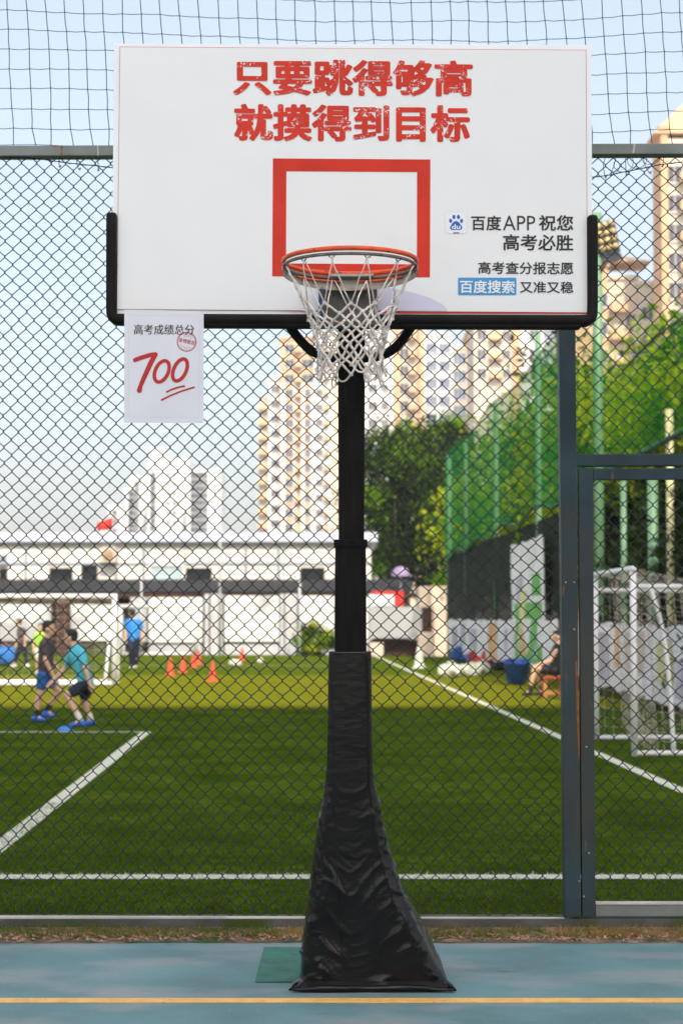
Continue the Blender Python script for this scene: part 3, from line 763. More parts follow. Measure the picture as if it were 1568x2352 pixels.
for i in range(4):
    p = Vector(cs[i]); q = Vector(cs[(i + 1) % 4]); L = (q - p).length; nn = int(L / 1.6)
    for j in range(nn):
        m = p.lerp(q, j / nn); flat(mb, [(m.x - 0.3, m.y - 0.3), (m.x + 0.3, m.y - 0.3), (m.x + 0.3, m.y + 0.3), (m.x - 0.3, m.y + 0.3)], YT)
mb.build('dotted_border', M_paperline, sheet_o)

bpy.data.objects.remove(_fo); bpy.data.curves.remove(_fc)

# ------------------------------------------------------------------ chain link fence with gate, and the twine net above it
CW, CH = 0.0714, 0.0755
def warp(x, z):
    return (0.015 * noise.noise(Vector((x * 1.7, 0.4, z * 1.3))) + 0.004 * noise.noise(Vector((x * 7, 2.4, z * 6))),
            0.016 * noise.noise(Vector((x * 1.4, 5.1, z * 1.1))) + 0.004 * noise.noise(Vector((x * 6, 9.4, z * 7))),
            0.030 * noise.noise(Vector((x * 0.9, 7.7, z * 0.8))))
PROF = ((0.0, 0.0, 1.0), (0.09, 0.015, 0.9), (0.30, 0.27, 0.3), (0.70, 0.73, -0.3), (0.91, 0.985, -0.9), (1.0, 1.0, -1.0))
def chain_link(name, x0, x1, z0, z1, Y, parent, phase=(0, 0), r=0.0025):
    nw = int((x1 - x0) / (CW / 2)); nh = int((z1 - z0) / (CH / 2)); mb = MB()
    for i in range(nw):
        xa = x0 + i * CW / 2 ; pts = []
        for k in range(nh):
            up = (k + i) % 2 == 0
            for (t, s, d) in PROF[:-1] if k < nh - 1 else PROF:
                u = s if up else 1 - s
                x = xa + u * CW / 2; z = z0 + (k + t) * CH / 2
                w = warp(x, z); dd = d if up else -d
                # hooks overlap a little past the node
                x += (0.0018 if u > 0.9 else (-0.0018 if u < 0.1 else 0))
                pts.append((x + w[0], Y + w[2] + 0.0022 * dd * (1 if i % 2 else -1), z + w[1]))
        mb.tube(pts, r, 4, cap=False)
    o = mb.build(name, M_wire, parent, smooth=True); o['kind'] = 'stuff'
    return o
def pxslab(name, pts, Ya, depth, m, parent, bevel=0.0):
    return slab(name, pts, Ya, Ya + depth, m, parent, bevel)
fence = empty('chain_link_fence', (0, YF, 0.05), 0, 'dark green chain link fence with steel beam behind the hoop', 'fence')
pxslab('top_beam', [(-700, 335.5), (2300, 326), (2300, 350), (-700, 359)], YF - 0.04, 0.085, M_steel, fence, 0.003)
# weld seams and rust on the beam
pxslab('weld_seam', [(140.5, 333.5), (143.2, 333.5), (143.2, 357), (140.5, 357)], YF - 0.0425, 0.004, M_rust, fence)
pxslab('weld_seam', [(223, 333), (225.5, 333), (226.5, 357), (224, 357)], YF - 0.0425, 0.004, M_bolt, fence)
pxslab('weld_seam', [(1455, 329), (1459, 329), (1456, 351), (1452, 351)], YF - 0.0425, 0.004, M_bolt, fence)
pxslab('post', [(1278.5, 352), (1317.5, 352), (1322.5, 900), (1333.5, 2104), (1297, 2114), (1285, 900)], YF - 0.055, 0.09, M_postblue, fence, 0.003)
pl = at(-500, 352, YF).x
pxslab('post', [(-520, 359), (-480, 359), (-476, 2114), (-516, 2114)], YF - 0.055, 0.09, M_postblue, fence, 0.003)
pxslab('bottom_rail', [(-700, 2103.5), (1296, 2109.5), (1296, 2116), (-700, 2111)], YF - 0.045, 0.03, M_palerail, fence, 0.002)
pxslab('gate_header', [(1321.5, 1043), (2200, 1040), (2200, 1066), (1322.5, 1070)], YF - 0.045, 0.07, M_postblue, fence, 0.003)
zt = at(784, 358, YF).z; zb = at(784, 2108, YF).z
xp = at(1300, 1300, YF).x
chain_link('chain_link', -2.95, xp - 0.01, zb, zt + 0.02, YF + 0.03, fence)
zh = at(1500, 1050, YF).z
chain_link('chain_link', xp + 0.03, 3.0, zh, zt + 0.02, YF + 0.03, fence)
# loose tension wire and its ties
mb = MB(); pts = smooth_path([at(x, y, YF - 0.01) for x, y in ((-300, 350), (0, 360.5), (75, 363), (160, 374), (258, 384), (520, 412), (800, 425), (1100, 425), (1360, 406), (1440, 393), (1568, 371), (1900, 345))], 8)
mb.tube([tuple(p) for p in pts], 0.0024, 5)
mb.tube([tuple(p + Vector((0, 0.004 * math.sin(i * 1.7), 0.0035 * math.cos(i * 1.7)))) for i, p in enumerate(pts)], 0.0014, 4)
mb.build('tension_wire', M_wire, fence, smooth=True)
for (xa, ya, xb, yb) in ((138, 357, 137, 384), (180, 358, 182, 390), (219, 359, 225, 392), (1392, 352, 1390, 408), (1415, 352, 1402, 400), (1436, 352, 1438, 403), (1478, 351, 1492, 398), (1522, 351, 1521, 383)):
    mb = MB(); p = at(xa, ya, YF - 0.012); q = at(xb, yb, YF - 0.012); m = (p + q) / 2 + Vector((random.uniform(-.015, .02), -0.004, 0))
    pts = [tuple(v) for v in smooth_path([p, m, q, q + Vector((0.006, 0.006, 0.012)), q + Vector((-0.004, 0.003, 0.004))], 5)]
    mb.tube(pts, 0.0019, 5); mb.build('wire_tie', M_wire, fence, smooth=True)
mb = MB(); pts = [at(1400 + 45 * t + 14 * math.sin(t * 9), 388 - 12 * t + 15 * math.cos(t * 9), YF - 0.015) for t in np.linspace(0, 2.4, 40)]
mb.tube([tuple(p) for p in pts], 0.0016, 5); mb.build('loose_wire', M_wire, fence, smooth=True)

gate = empty('fence_gate', at(1345, 2106, YF) , 0, 'blue grey steel gate with chain link infill at the right edge', 'gate')
pxslab('stile', [(1328, 1075), (1361.5, 1078), (1367, 2085), (1368, 2106), (1337, 2108)], YF - 0.050, 0.05, M_postblue, gate, 0.003)
pxslab('top_rail', [(1362, 1076), (2200, 1072), (2200, 1098), (1362, 1102)], YF - 0.047, 0.045, M_postblue, gate, 0.003)
pxslab('bottom_rail', [(1367.5, 2079), (2200, 2079), (2200, 2106), (1368, 2106)], YF - 0.047, 0.045, M_steel, gate, 0.003)
pxslab('rail_cap', [(1368, 2074.5), (2200, 2074.5), (2200, 2078.5), (1368, 2078.5)], YF - 0.052, 0.05, M_palerail, gate)
gx = at(1362, 1300, YF).x
chain_link('chain_link', gx - 0.01, 3.0, zb + 0.03, at(1500, 1095, YF).z, YF + 0.012, gate)
pxslab('rust_streak', [(1321, 1520), (1325, 1518), (1331, 1700), (1329, 1760), (1324, 1640)], YF - 0.0565, 0.002, M_rust, fence)
for (x, y) in ((1294.5 + 4, 1338 + 0), (1318, 1338), (1318, 1446), (1330, 2025), (1352, 1960), (1346, 1716), (1340, 2060)):
    mb = MB(); mb.lathe([(0.0045, 0), (0.0045, 0.003), (0.002, 0.005)], 8); p = at(x, y, YF - 0.055)
    mb.v = [(p.x + v[0], p.y - v[2], p.z + v[1]) for v in mb.v]; mb.build('bolt', M_bolt, fence, smooth=True)
mb = MB()
for zz in (at(1340, 1230, YF).z, at(1340, 1800, YF).z):
    pass

# twine net stretched above the beam
netT = empty('overhead_net', (0, YF, 3.7), 0, 'thin teal square mesh net rising from the beam into the sky', 'net')
NC = 0.0918
ztop = at(784, 333, YF).z
def netp(i, k):
    x = -3.3 + i * NC; z = ztop + (k - 0.15) * NC
    a = max(0, k) / 14.0
    sag = -0.055 * math.exp(-((x - 0.4) / 1.1) ** 2) * min(1, k / 3.0) + 0.02 * min(1, k / 3)
    x2 = x - 0.075 * a * (1 if x < 0.6 else 1.2) + 0.010 * noise.noise(Vector((i * 0.31, k * 0.33, 2.2))) + 0.004 * noise.noise(Vector((i * 1.9, k * 1.7, 0)))
    z2 = z + sag + 0.012 * noise.noise(Vector((i * 0.23, k * 0.29, 8.2))) + 0.004 * noise.noise(Vector((i * 1.7, k * 1.9, 4)))
    y2 = YF + 0.02 - 0.05 * a + 0.04 * noise.noise(Vector((i * 0.2, k * 0.25, 5)))
    if k <= 0: z2 = ztop + 0.004; x2 = x + 0.012 * math.sin(i * 2.3)
    return Vector((x2, y2, z2))
mb = MB(); NI, NK = 72, 15
G = [[netp(i, k) for k in range(NK)] for i in range(NI)]
for i in range(NI):
    pts = []
    for k in range(NK - 1):
        p, q = G[i][k], G[i][k + 1]; pts.append(p)
        pts.append(p.lerp(q, 0.5) + Vector((0.005 * noise.noise(Vector((i * 3.1, k * 2.7, 1))), 0, 0)))
    mb.tube([tuple(p) for p in pts], 0.0021, 4, cap=False)
for k in range(1, NK):
    pts = []
    for i in range(NI - 1):
        p, q = G[i][k], G[i + 1][k]; pts.append(p); pts.append(p.lerp(q, 0.5) + Vector((0, 0, -0.003 + 0.004 * noise.noise(Vector((i * 2.1, k * 3.7, 6))))))
    mb.tube([tuple(p) for p in pts], 0.0017, 4, cap=False)
    for i in range(NI): mb.ellipsoid(G[i][k], (0.0042, 0.0042, 0.0038), 6, 4)
mb.tube([tuple(G[i][0] + Vector((0, 0, 0.002 + 0.003 * math.sin(i)))) for i in range(NI)], 0.0015, 4, cap=False)
mb.build('net_mesh', M_twine, netT, smooth=True)['kind'] = 'stuff'

# ------------------------------------------------------------------ buildings
M_concrete = mat('tower_concrete', (0.50, 0.48, 0.45), 0.85, var=0.1, scale=0.4)
M_glassdark = mat('window_glass', (0.018, 0.022, 0.028), 0.3, var=0.3, scale=0.3, spec=0.25)
M_glasstower = mat('tower_glass', (0.10, 0.10, 0.115), 0.35, var=0.5, scale=0.15)
M_cream = mat('cream_render', (0.62, 0.54, 0.44), 0.85, var=0.06, scale=0.3)
M_white = mat('white_render', (0.70, 0.69, 0.67), 0.85, var=0.06, scale=0.3)
M_apricot = mat('apricot_render', (0.66, 0.42, 0.25), 0.85, var=0.12, scale=0.4)
M_brownshade = mat('balcony_brown', (0.44, 0.28, 0.17), 0.8, var=0.2, scale=0.6)
M_greyroof = mat('grey_roof', (0.30, 0.32, 0.38), 0.7, var=0.1, scale=0.5)
M_bluegrey = mat('bluegrey_glass', (0.16, 0.19, 0.27), 0.3, var=0.3, scale=0.5)

def window_mesh(name, w, h, frame, glass, mull=1):
    """window facing -Y: frame proud of the wall, pane set back in it, centred on the origin"""
    mb = MB(); t = 0.09; d = 0.10
    mb.box(-w / 2 + t, w / 2 - t, -0.04, 0.02, -h / 2 + t, h / 2 - t, 1)
    mb.box(-w / 2, w / 2, -d, 0.02, h / 2 - t, h / 2, 0); mb.box(-w / 2 - .06, w / 2 + .06, -d - .08, 0.02, -h / 2 - .06, -h / 2 + t, 0)
    mb.box(-w / 2, -w / 2 + t, -d, 0.02, -h / 2 + t, h / 2 - t, 0); mb.box(w / 2 - t, w / 2, -d, 0.02, -h / 2 + t, h / 2 - t, 0)
    for k in range(mull):
        x = -w / 2 + w * (k + 1) / (mull + 1); mb.box(x - .04, x + .04, -d * 0.8, 0.0, -h / 2 + t, h / 2 - t, 0)
    me = bpy.data.meshes.new(name); me.from_pydata(mb.v, [], mb.f)
    me.materials.append(frame); me.materials.append(glass); me.polygons.foreach_set('material_index', mb.m); me.update()
    return me
def balcony_mesh(name, w, h, dep, m, rail):
    mb = MB(); mb.box(-w / 2, w / 2, -dep, 0.0, -h / 2, -h / 2 + 0.15, 0); mb.box(-w / 2, w / 2, -dep, -dep + 0.1, -h / 2 + 0.15, -h / 2 + 1.0, 1)
    mb.box(-w / 2, -w / 2 + .1, -dep + .1, 0, -h / 2 + 0.15, -h / 2 + 1.0, 1); mb.box(w / 2 - .1, w / 2, -dep + .1, 0, -h / 2 + 0.15, -h / 2 + 1.0, 1)
    me = bpy.data.meshes.new(name); me.from_pydata(mb.v, [], mb.f); me.materials.append(m); me.materials.append(rail)
    me.polygons.foreach_set('material_index', mb.m); me.update(); return me
def put(name, me, parent, x, y, z):
    o = bpy.data.objects.new(name, me); col.objects.link(o); o.parent = parent
    o.location = (x - parent.location.x, y - parent.location.y, z - parent.location.z); return o
def px_x(px, Y): return (px - 784.0) / FPX * Y
def px_z(py, Y): return at(784, py, Y).z

# unseen tower behind the camera, sized so its shadow covers the court
st = empty('shade_tower', (16, -48, 0), 0, 'unseen concrete tower block behind the photographer, sized to shade the court', 'building')
Ysh = ground(784, 1621).y
HS = (Ysh + 40.0) / math.cos(R(SUN_OFF)) * math.tan(R(SUN_EL))
MB().box(6, 23, -56, -40, -0.05, HS).build('wall', M_concrete, st)
wm = window_mesh('shade_window', 1.6, 1.5, M_white, M_glassdark)
for fl in range(int(HS / 3.2)):
    for cx in range(4): put('window', wm, st, 8.2 + cx * 4.2, -39.99 + 0.12, 1.7 + fl * 3.2).rotation_euler = (0, 0, math.pi)

# low white hall at the far end of the field
YH = 81.0
hall = empty('low_hall', (px_x(350, YH), YH, 0), 0, 'long low white hall with grey roof behind the playing field', 'building')
hx0, hx1 = px_x(-260, YH), px_x(852, YH); he = px_z(1246, YH)
M_hall = mat('hall_white', (0.74, 0.71, 0.64), 0.85, var=0.06, scale=0.5)
layer(M_hall, (0.52, 0.48, 0.42), 0.6, 0.55, 0.75, detail=8, stretch=(3, 1, 0.4))
MB().box(hx0, hx1, YH, YH + 10, -0.05, he).build('wall', M_hall, hall)
for px in (60, 268, 330, 565, 640, 830): MB().tube([(px_x(px, YH), YH - .07, 2.2), (px_x(px, YH), YH - .07, he - .1)], .055, 8).build('downpipe', M_greyroof, hall)
rf = MB(); rz = px_z(1220, YH) - he
rf.add([(hx0 - .3, YH - 0.16, he + .02), (hx1 + .3, YH - 0.16, he + .02), (hx1 + .3, YH + 1.2, he + rz), (hx0 - .3, YH + 1.2, he + rz), (hx0 - .3, YH + 10.4, he + rz + .3), (hx1 + .3, YH + 10.4, he + rz + .3), (hx1 + .3, YH + 10.4, he + .01), (hx0 - .3, YH + 10.4, he + .01)],
       [(0, 1, 2, 3), (3, 2, 5, 4), (4, 5, 6, 7), (0, 7, 6, 1), (0, 3, 4, 7), (1, 6, 5, 2)])
M_hallroof = mat('hall_roof', (0.46, 0.48, 0.54), 0.6, var=0.06, scale=0.7)
roof = rf.build('roof', M_hallroof, hall)
MB().box(hx0 - .3, hx1 + .3, YH - .22, YH - .16, he - .06, he + .03).build('gutter', mat('gutter', (0.10, 0.10, 0.11), 0.5), roof)
MB().box(hx0, hx1, YH - .05, YH, px_z(1297, YH), px_z(1292, YH)).build('string_course', M_greyroof, hall)
for (a, b, t, m_) in ((0, 17, 1312, 1338), (115, 167, 1311, 1338), (188, 224, 1304, 1338), (428, 486, 1311, 1338), (690, 745, 1310, 1335), (770, 812, 1310, 1336), (-90, -60, 1306, 1338)):
    wme = window_mesh('hall_window', (b - a) / ppm(YH), (m_ - t + 6) / ppm(YH), M_darkgap, M_glassdark, 1)
    put('window', wme, hall, px_x((a + b) / 2, YH), YH - 0.02, px_z((t + m_ - 6) / 2, YH))
M_sage = mat('pale_blue_pane', (0.42, 0.52, 0.54), 0.3, var=0.2, scale=0.5)
wme = window_mesh('hall_window_wide', (424 - 342) / ppm(YH), (1338 - 1296) / ppm(YH), M_white, M_sage, 0)
put('window', wme, hall, px_x(383, YH), YH - 0.02, px_z(1317, YH))['label'] = 'wide pale blue window'
wme = window_mesh('hall_window_top', 17 / ppm(YH), 18 / ppm(YH), M_greyroof, M_glassdark, 0)
put('window', wme, hall, px_x(8, YH), YH - 0.02, px_z(1285, YH))
acr = empty('air_conditioner', (px_x(252, YH), YH, px_z(1293, YH)), 0, 'round fan air conditioner on the upper wall of the hall', 'air conditioner')
mb = MB(); aw = 17 / ppm(YH); mb.box(acr.location.x - aw, acr.location.x + aw, YH - .55, YH - .05, acr.location.z, acr.location.z + 2 * aw); mb.build('case', M_cream, acr, bevel=0.02)
mb = MB(); mb.lathe([(aw * .75, 0), (aw * .75, .03), (aw * .3, .05)], 20); mb.v = [(acr.location.x + v[0], YH - .55 - v[2], acr.location.z + aw + v[1]) for v in mb.v]; mb.build('fan', M_brownshade, acr)
# lean-to with dark tiles before the hall
YL = 77.5
lean = empty('tiled_lean_to', (px_x(350, YL), YL, 0), 0, 'dark tiled lean-to roof running along the white hall', 'shelter')
lx0, lx1 = px_x(-260, YL), px_x(948, YL)
M_tile = mat('dark_tile', (0.026, 0.026, 0.030), 0.75, var=0.3, scale=3)
zl0, zl1 = px_z(1362, YL), px_z(1332, YH - 0.6)
mb = MB(); nr = 150
for i in range(nr):
    xa = lx0 + (lx1 - lx0) * i / nr; xb = lx0 + (lx1 - lx0) * (i + 1) / nr; xm = (xa + xb) / 2
    mb.add([(xa, YL, zl0), (xm, YL, zl0 + .07), (xb, YL, zl0), (xb, YH - .1, zl1), (xm, YH - .1, zl1 + .07), (xa, YH - .1, zl1)], [(0, 1, 4, 5), (1, 2, 3, 4)])
mb.build('tile_roof', M_tile, lean)['kind'] = 'stuff'
M_brown = mat('brown_timber', (0.060, 0.026, 0.017), 0.8, var=0.3, scale=1.5)
MB().box(lx0, lx1, YL + .05, YL + .2, zl0 - .22, zl0 - .02).build('fascia', M_brown, lean)
MB().box(lx0, lx1, YH - .4, YH - .15, 0, zl1 - .1).build('shade_backing', mat('painted_under_roof_shade', (0.11, 0.085, 0.075), 0.9, var=0.3, scale=1), lean)  # dark sheet standing in for the shade under the lean-to roof
for i, px in enumerate(np.linspace(-240, 930, 14)):
    x = px_x(px, YL + .3); MB().box(x - .08, x + .08, YL + .2, YL + .36, 0, zl0 - .02).build('post', M_brown, lean)

# white perimeter wall of panels and pillars
YW = 74.5
wall = empty('perimeter_wall', (px_x(450, YW), YW, 0), 0, 'white panelled wall with grey pillars at the field end', 'wall')
M_panel = mat('white_panel', (0.76, 0.75, 0.72), 0.6, var=0.07, scale=0.6)
layer(M_panel, (0.40, 0.40, 0.42), 0.45, 0.50, 0.62, detail=2)  # grey areas paint the shading across the panels into their colour
M_panelg = mat('grey_panel', (0.42, 0.42, 0.43), 0.6, var=0.12, scale=0.6)
M_pillar = mat('grey_pillar', (0.52, 0.52, 0.54), 0.8, var=0.1, scale=1)
ztw = px_z(1378, YW); zbw = px_z(1478, YW)
M_hedgebase = mat('dark_green_plinth', (0.07, 0.085, 0.03), 0.9, var=0.3, scale=2)  # plain dark green tone for the left plinths
def wpanel(a, b, t, m_, mat_, y=YW, name='panel'):
    MB().box(px_x(a, YW), px_x(b, YW), y, y + 0.08, px_z(m_, YW), px_z(t, YW)).build(name, mat_, wall)
for (a, b, t, m_, mt) in ((-260, -130, 1388, 1472, M_panel), (-126, -4, 1388, 1472, M_panel), (0, 118, 1388, 1472, M_panel), (163, 258, 1388, 1472, M_panel), (300, 338, 1372, 1474, M_panelg), (342, 466, 1372, 1476, M_panel), (516, 640, 1368, 1474, M_panel), (686, 768, 1368, 1476, M_panel), (772, 846, 1372, 1476, M_panel)):
    wpanel(a, b, t, m_, mt)
for (a, b) in ((-260, -130), (-126, -4), (0, 118), (163, 258), (342, 466), (516, 640), (686, 768), (772, 846)):
    wpanel(a, b, 1480, 1506, M_pillar if a > 300 else M_hedgebase, YW + 0.1, 'plinth')
for (a, b) in ((130, 160), (470, 480), (484, 512), (643, 652), (655, 682), (260, 268), (848, 856)):
    MB().box(px_x(a, YW), px_x(b, YW), YW - .12, YW + .2, 0, px_z(1364, YW)).build('pillar', M_brown if a == 130 else M_pillar, wall)
# end kiosk: grey panel, cream gable and red sign at the right of the hall
YK = 72.0
kiosk = empty('end_kiosk', (px_x(940, YK), YK, 0), 0, 'cream end wall with grey board and red sign beside the hall', 'kiosk')
M_beige = mat('beige_wall', (0.66, 0.53, 0.42), 0.85, var=0.1, scale=0.8)
def kbox(name, a, b, t, m_, y0, y1, mt): MB().box(px_x(a, YK), px_x(b, YK), y0, y1, px_z(m_, YK), px_z(t, YK)).build(name, mt, kiosk)
kbox('gable_wall', 962, 1026, 1346, 1509, YK + 0.2, YK + 3, M_beige)
kbox('doorway', 968, 992, 1395, 1508, YK + 0.12, YK + 0.2, M_brown)
kbox('pillar', 997, 1021, 1392, 1508, YK + 0.02, YK + 0.2, M_beige)
kbox('grey_board', 848, 968, 1394, 1466, YK, YK + 0.12, M_panelg)
kbox('bench_panel', 850, 880, 1476, 1507, YK, YK + 0.12, M_beige)
kbox('crate_panel', 958, 992, 1452, 1508, YK - .4, YK + 0.05, M_beige)
kbox('dark_back', 850, 962, 1470, 1508, YK + 0.5, YK + 0.6, M_brown)
kbox('red_sign', 855, 927, 1357, 1393, YK + .14, YK + .3, mat('red_sign', (0.55, 0.03, 0.025), 0.5))
kbox('white_sign', 846, 905, 1366, 1392, YK + .02, YK + .13, M_inkwhite)
# purple sunshade above the kiosk
um = empty('sunshade', (px_x(920, 78), 78, px_z(1345, 78)), 0, 'round purple sunshade above the kiosk before the dark tree', 'umbrella')
uz = px_z(1301, 78); ur = 22 / ppm(78)
mb = MB(); mb.lathe([(ur, -.42), (ur * .99, -.40), (ur * .8, -.16), (ur * .5, -.05), (0.03, 0.0)], 16, (um.location.x, 78, uz)); mb.build('canopy', mat('purple_cloth', (0.30, 0.23, 0.38), 0.8, var=0.1), um, smooth=True)
MB().tube([(um.location.x, 78, um.location.z - 2.2), (um.location.x, 78, uz)], 0.03).build('pole', M_pillar, um)
# flag on the hall roof
fl = empty('red_flag', (px_x(258, 82), 82, px_z(1245, 82)), 0, 'small red flag flying above the hall roof', 'flag')
mb = MB(); vs = []; fs = []; n = 12
for i in range(n + 1):
    t = i / n; x = px_x(258 - 36 * t, 82); zt_ = px_z(1187 + 14 * t, 82); zb_ = px_z(1216 + 3 * t, 82); yy = 82 + 0.08 * math.sin(t * 7)
    vs += [(x, yy, zt_), (x, yy, zb_), (x, yy + .012, zt_), (x, yy + .012, zb_)]
for i in range(n): a = 4 * i; fs += [(a, a + 1, a + 5, a + 4), (a + 2, a + 6, a + 7, a + 3), (a, a + 4, a + 6, a + 2), (a + 1, a + 3, a + 7, a + 5)]
mb.add(vs, fs).build('cloth', mat('flag_red', (0.62, 0.03, 0.015), 0.7), fl, smooth=True)
MB().tube([(px_x(258, 82), 82, fl.location.z - .2), (px_x(259, 82), 82, px_z(1180, 82))], 0.025).build('staff', M_pillar, fl)

# slim poles on the field edge
for (px, yt, yb_, Y, r, lab) in ((505, 1068, 1500, 70, 0.055, 'slim grey pole rising past the right of the pale far towers'), (325, 1330, 1502, 72, 0.05, 'short grey pole before the lean-to'), (688, 1335, 1502, 72, 0.06, 'short grey pole at the hedge by the wall')):
    o = MB().tube([(px_x(px, Y), Y, -0.02), (px_x(px, Y), Y, px_z(yt, Y) * 0.5), (px_x(px, Y), Y, px_z(yt, Y))], [r, r * .9, r * .7], 8).build('slim_pole', M_pillar, None, smooth=True)
    tag(o, lab, 'pole')

# far apartment towers
def tower(label, Y, blocks, wins, name='apartment_tower', group=None, dep=14.0):
    """blocks: (x0,x1,top,depth offset,material) on the print; wins: (x, ytop, ybot, pitch px, w m, h m, kind)"""
    xs = [b[0] for b in blocks] + [b[1] for b in blocks]
    o = empty(name, (px_x(sum(xs) / len(xs), Y), Y, 0), 0, label, 'building', group)
    for (a, b, t, dy, m_) in blocks:
        MB().box(px_x(a, Y), px_x(b, Y), Y + dy, Y + dep, -.05, px_z(t, Y)).build('wall', m_, o)
        MB().box(px_x(a, Y) - .25, px_x(b, Y) + .25, Y + dy - .25, Y + dep + .2, px_z(t, Y) + .003, px_z(t, Y) + .5).build('parapet', m_, o)
    cache = {}
    for (x, yt, yb_, pitch, w, h, kind, dy) in wins:
        key = (w, h, kind)
        if key not in cache:
            if kind == 'bal': cache[key] = balcony_mesh('balcony', w, h, 1.1, M_brownshade, M_apricot)
            elif kind == 'bay': cache[key] = window_mesh('bay_window', w, h, M_white, M_bluegrey, 2)
            else: cache[key] = window_mesh('tower_window', w, h, M_white, M_glasstower, 1)
        k = 0
        while yt + k * pitch < yb_:
            put('balcony' if kind == 'bal' else 'window', cache[key], o, px_x(x, Y), Y + dy, px_z(yt + k * pitch, Y)); k += 1
    return o
Yt = 370.0; P = 3.0 * ppm(Yt)
tower('tall white and apricot apartment tower left of the hoop pole', Yt,
      [(592, 616, 912, 3, M_cream), (614, 644, 872, 1.5, M_white), (642, 722, 780, 0, M_apricot), (720, 760, 772, -1.2, M_white), (758, 850, 768, 0, M_cream)],
      [(604, 930, 1230, P, 2.2, 1.6, 'bal', 3), (630, 892, 1230, P, 1.6, 1.6, 'win', 1.5), (664, 800, 1230, P, 2.0, 1.8, 'win', 0), (684, 800, 1230, P, 1.4, 1.8, 'bal', 0), (706, 800, 1230, P, 2.4, 1.8, 'win', 0), (733, 800, 1230, P, 1.4, 1.5, 'win', -1.2), (750, 800, 1230, P, 1.0, 1.2, 'bal', -1.2)])
# white facade panels on the central block
bt_ = [o for o in bpy.data.objects if o.get('label', '').startswith('tall white and apricot')][0]
for (a, b, t, dy) in ((644, 655, 880, -.3), (672, 680, 880, -.3), (690, 700, 880, -.3), (712, 720, 880, -.3)):
    MB().box(px_x(a, Yt), px_x(b, Yt), Yt + dy, Yt + 0.001, 0, px_z(t, Yt)).build('facade_strip', M_white, bt_)
Yr = 315.0; P = 3.0 * ppm(Yr)
tower('wide white apartment block with bay windows right of the hoop pole', Yr,
      [(836, 906, 700, 0, M_white), (906, 918, 716, -.6, M_apricot), (918, 962, 716, .5, M_cream), (962, 974, 722, -.6, M_apricot), (974, 1040, 770, 0, M_white), (1040, 1078, 800, 1.0, M_cream), (1078, 1092, 760, 0, M_apricot)],
      [(856, 730, 1000, P, 1.6, 1.6, 'win', 0), (884, 730, 1000, P, 1.2, 1.5, 'win', 0), (929, 730, 1000, P, 1.6, 2.0, 'win', .5), (948, 730, 1000, P, 1.3, 1.5, 'bal', .5), (992, 800, 1000, P, 1.9, 1.9, 'bay', 0), (1022, 800, 1000, P, 1.9, 1.9, 'bay', 0), (1058, 822, 1000, P, 2.2, 2.2, 'bay', 1.0)])
tower('cream apartment block rising over the trees under the board', 290.0,
      [(1090, 1180, 735, 0, M_cream), (1180, 1196, 745, -.6, M_apricot), (1196, 1330, 735, 0, M_white)],
      [(1108, 770, 900, 44, 1.5, 1.8, 'win', 0), (1140, 770, 900, 44, 2.0, 1.8, 'bal', 0), (1165, 770, 900, 44, 1.3, 1.6, 'win', 0), (1230, 770, 900, 44, 1.6, 1.8, 'win', 0), (1262, 770, 900, 44, 1.6, 1.8, 'bay', 0)])
Yq = 200.0
q = tower('apricot apartment block with sloping roof beyond the board\'s right edge', Yq,
      [(1290, 1400, 612, 0, M_apricot), (1400, 1470, 640, .5, M_cream), (1470, 1516, 655, 0, M_cream)],
      [(1384, 690, 900, 64, 1.6, 1.6, 'win', 0), (1426, 700, 900, 64, 1.8, 1.7, 'bal', .5), (1455, 735, 900, 64, 1.2, 1.6, 'win', .5), (1492, 720, 900, 64, 1.4, 1.6, 'win', 0)], dep=5.0)
M_apr2 = mat('apricot_roof', (0.66, 0.43, 0.26), 0.8, var=0.1)
def hip(o, a, b, base, peak, Y, m_):
    xa, xb, xm = px_x(a, Y), px_x(b, Y), px_x((a + b) / 2, Y); z0, z1 = px_z(base, Y) + .51, px_z(peak, Y)
    MB().add([(xa, Y - .5, z0), (xb, Y - .5, z0), (xb, Y + 5.4, z0), (xa, Y + 5.4, z0), (xm, Y + 1.5, z1), (xm, Y + 3.6, z1)], [(0, 1, 4), (1, 2, 5, 4), (2, 3, 5), (3, 0, 4, 5), (3, 2, 1, 0)]).build('roof', m_, o)
hip(q, 1290, 1500, 612, 574, Yq, M_apr2)
q = tower('tall apricot tower at the right edge above the trees', 190.0, [(1526, 1542, 300, -.3, M_apricot), (1542, 1760, 330, 0, M_cream)],
      [(1558, 400, 900, 67, 1.8, 1.9, 'win', 0), (1590, 400, 900, 67, 2.0, 1.9, 'bal', 0), (1640, 400, 900, 67, 2.0, 1.9, 'win', 0)], dep=5.0)
hip(q, 1508, 1790, 318, 170, 190.0, M_apr2)
# pale hazy towers far left
M_pale = mat('pale_far_render', (0.66, 0.66, 0.64), 0.9, var=0.04, scale=0.1)
M_slate = mat('slate_glass', (0.05, 0.055, 0.075), 0.6, var=0.3, scale=0.3, spec=0.1)
def far(label, Y, blocks, bands, dots=()):
    xs = [b[0] for b in blocks] + [b[1] for b in blocks]
    o = empty('far_tower', (px_x(sum(xs) / len(xs), Y), Y, 0), 0, label, 'building', 'pale towers on the skyline')
    for (a, b, t, dy) in blocks: MB().box(px_x(a, Y), px_x(b, Y), Y + dy, Y + 30, -.05, px_z(t, Y)).build('wall', M_pale, o)
    wme = {}
    for (x, yt, yb_, pitch, w, h, dy) in bands:
        key = (w, h)
        if key not in wme: wme[key] = window_mesh('far_window', w, h, M_pale, M_slate, 1)
        k = 0
        while yt + k * pitch < yb_: put('window', wme[key], o, px_x(x, Y), Y + dy - .02, px_z(yt + k * pitch, Y)); k += 1
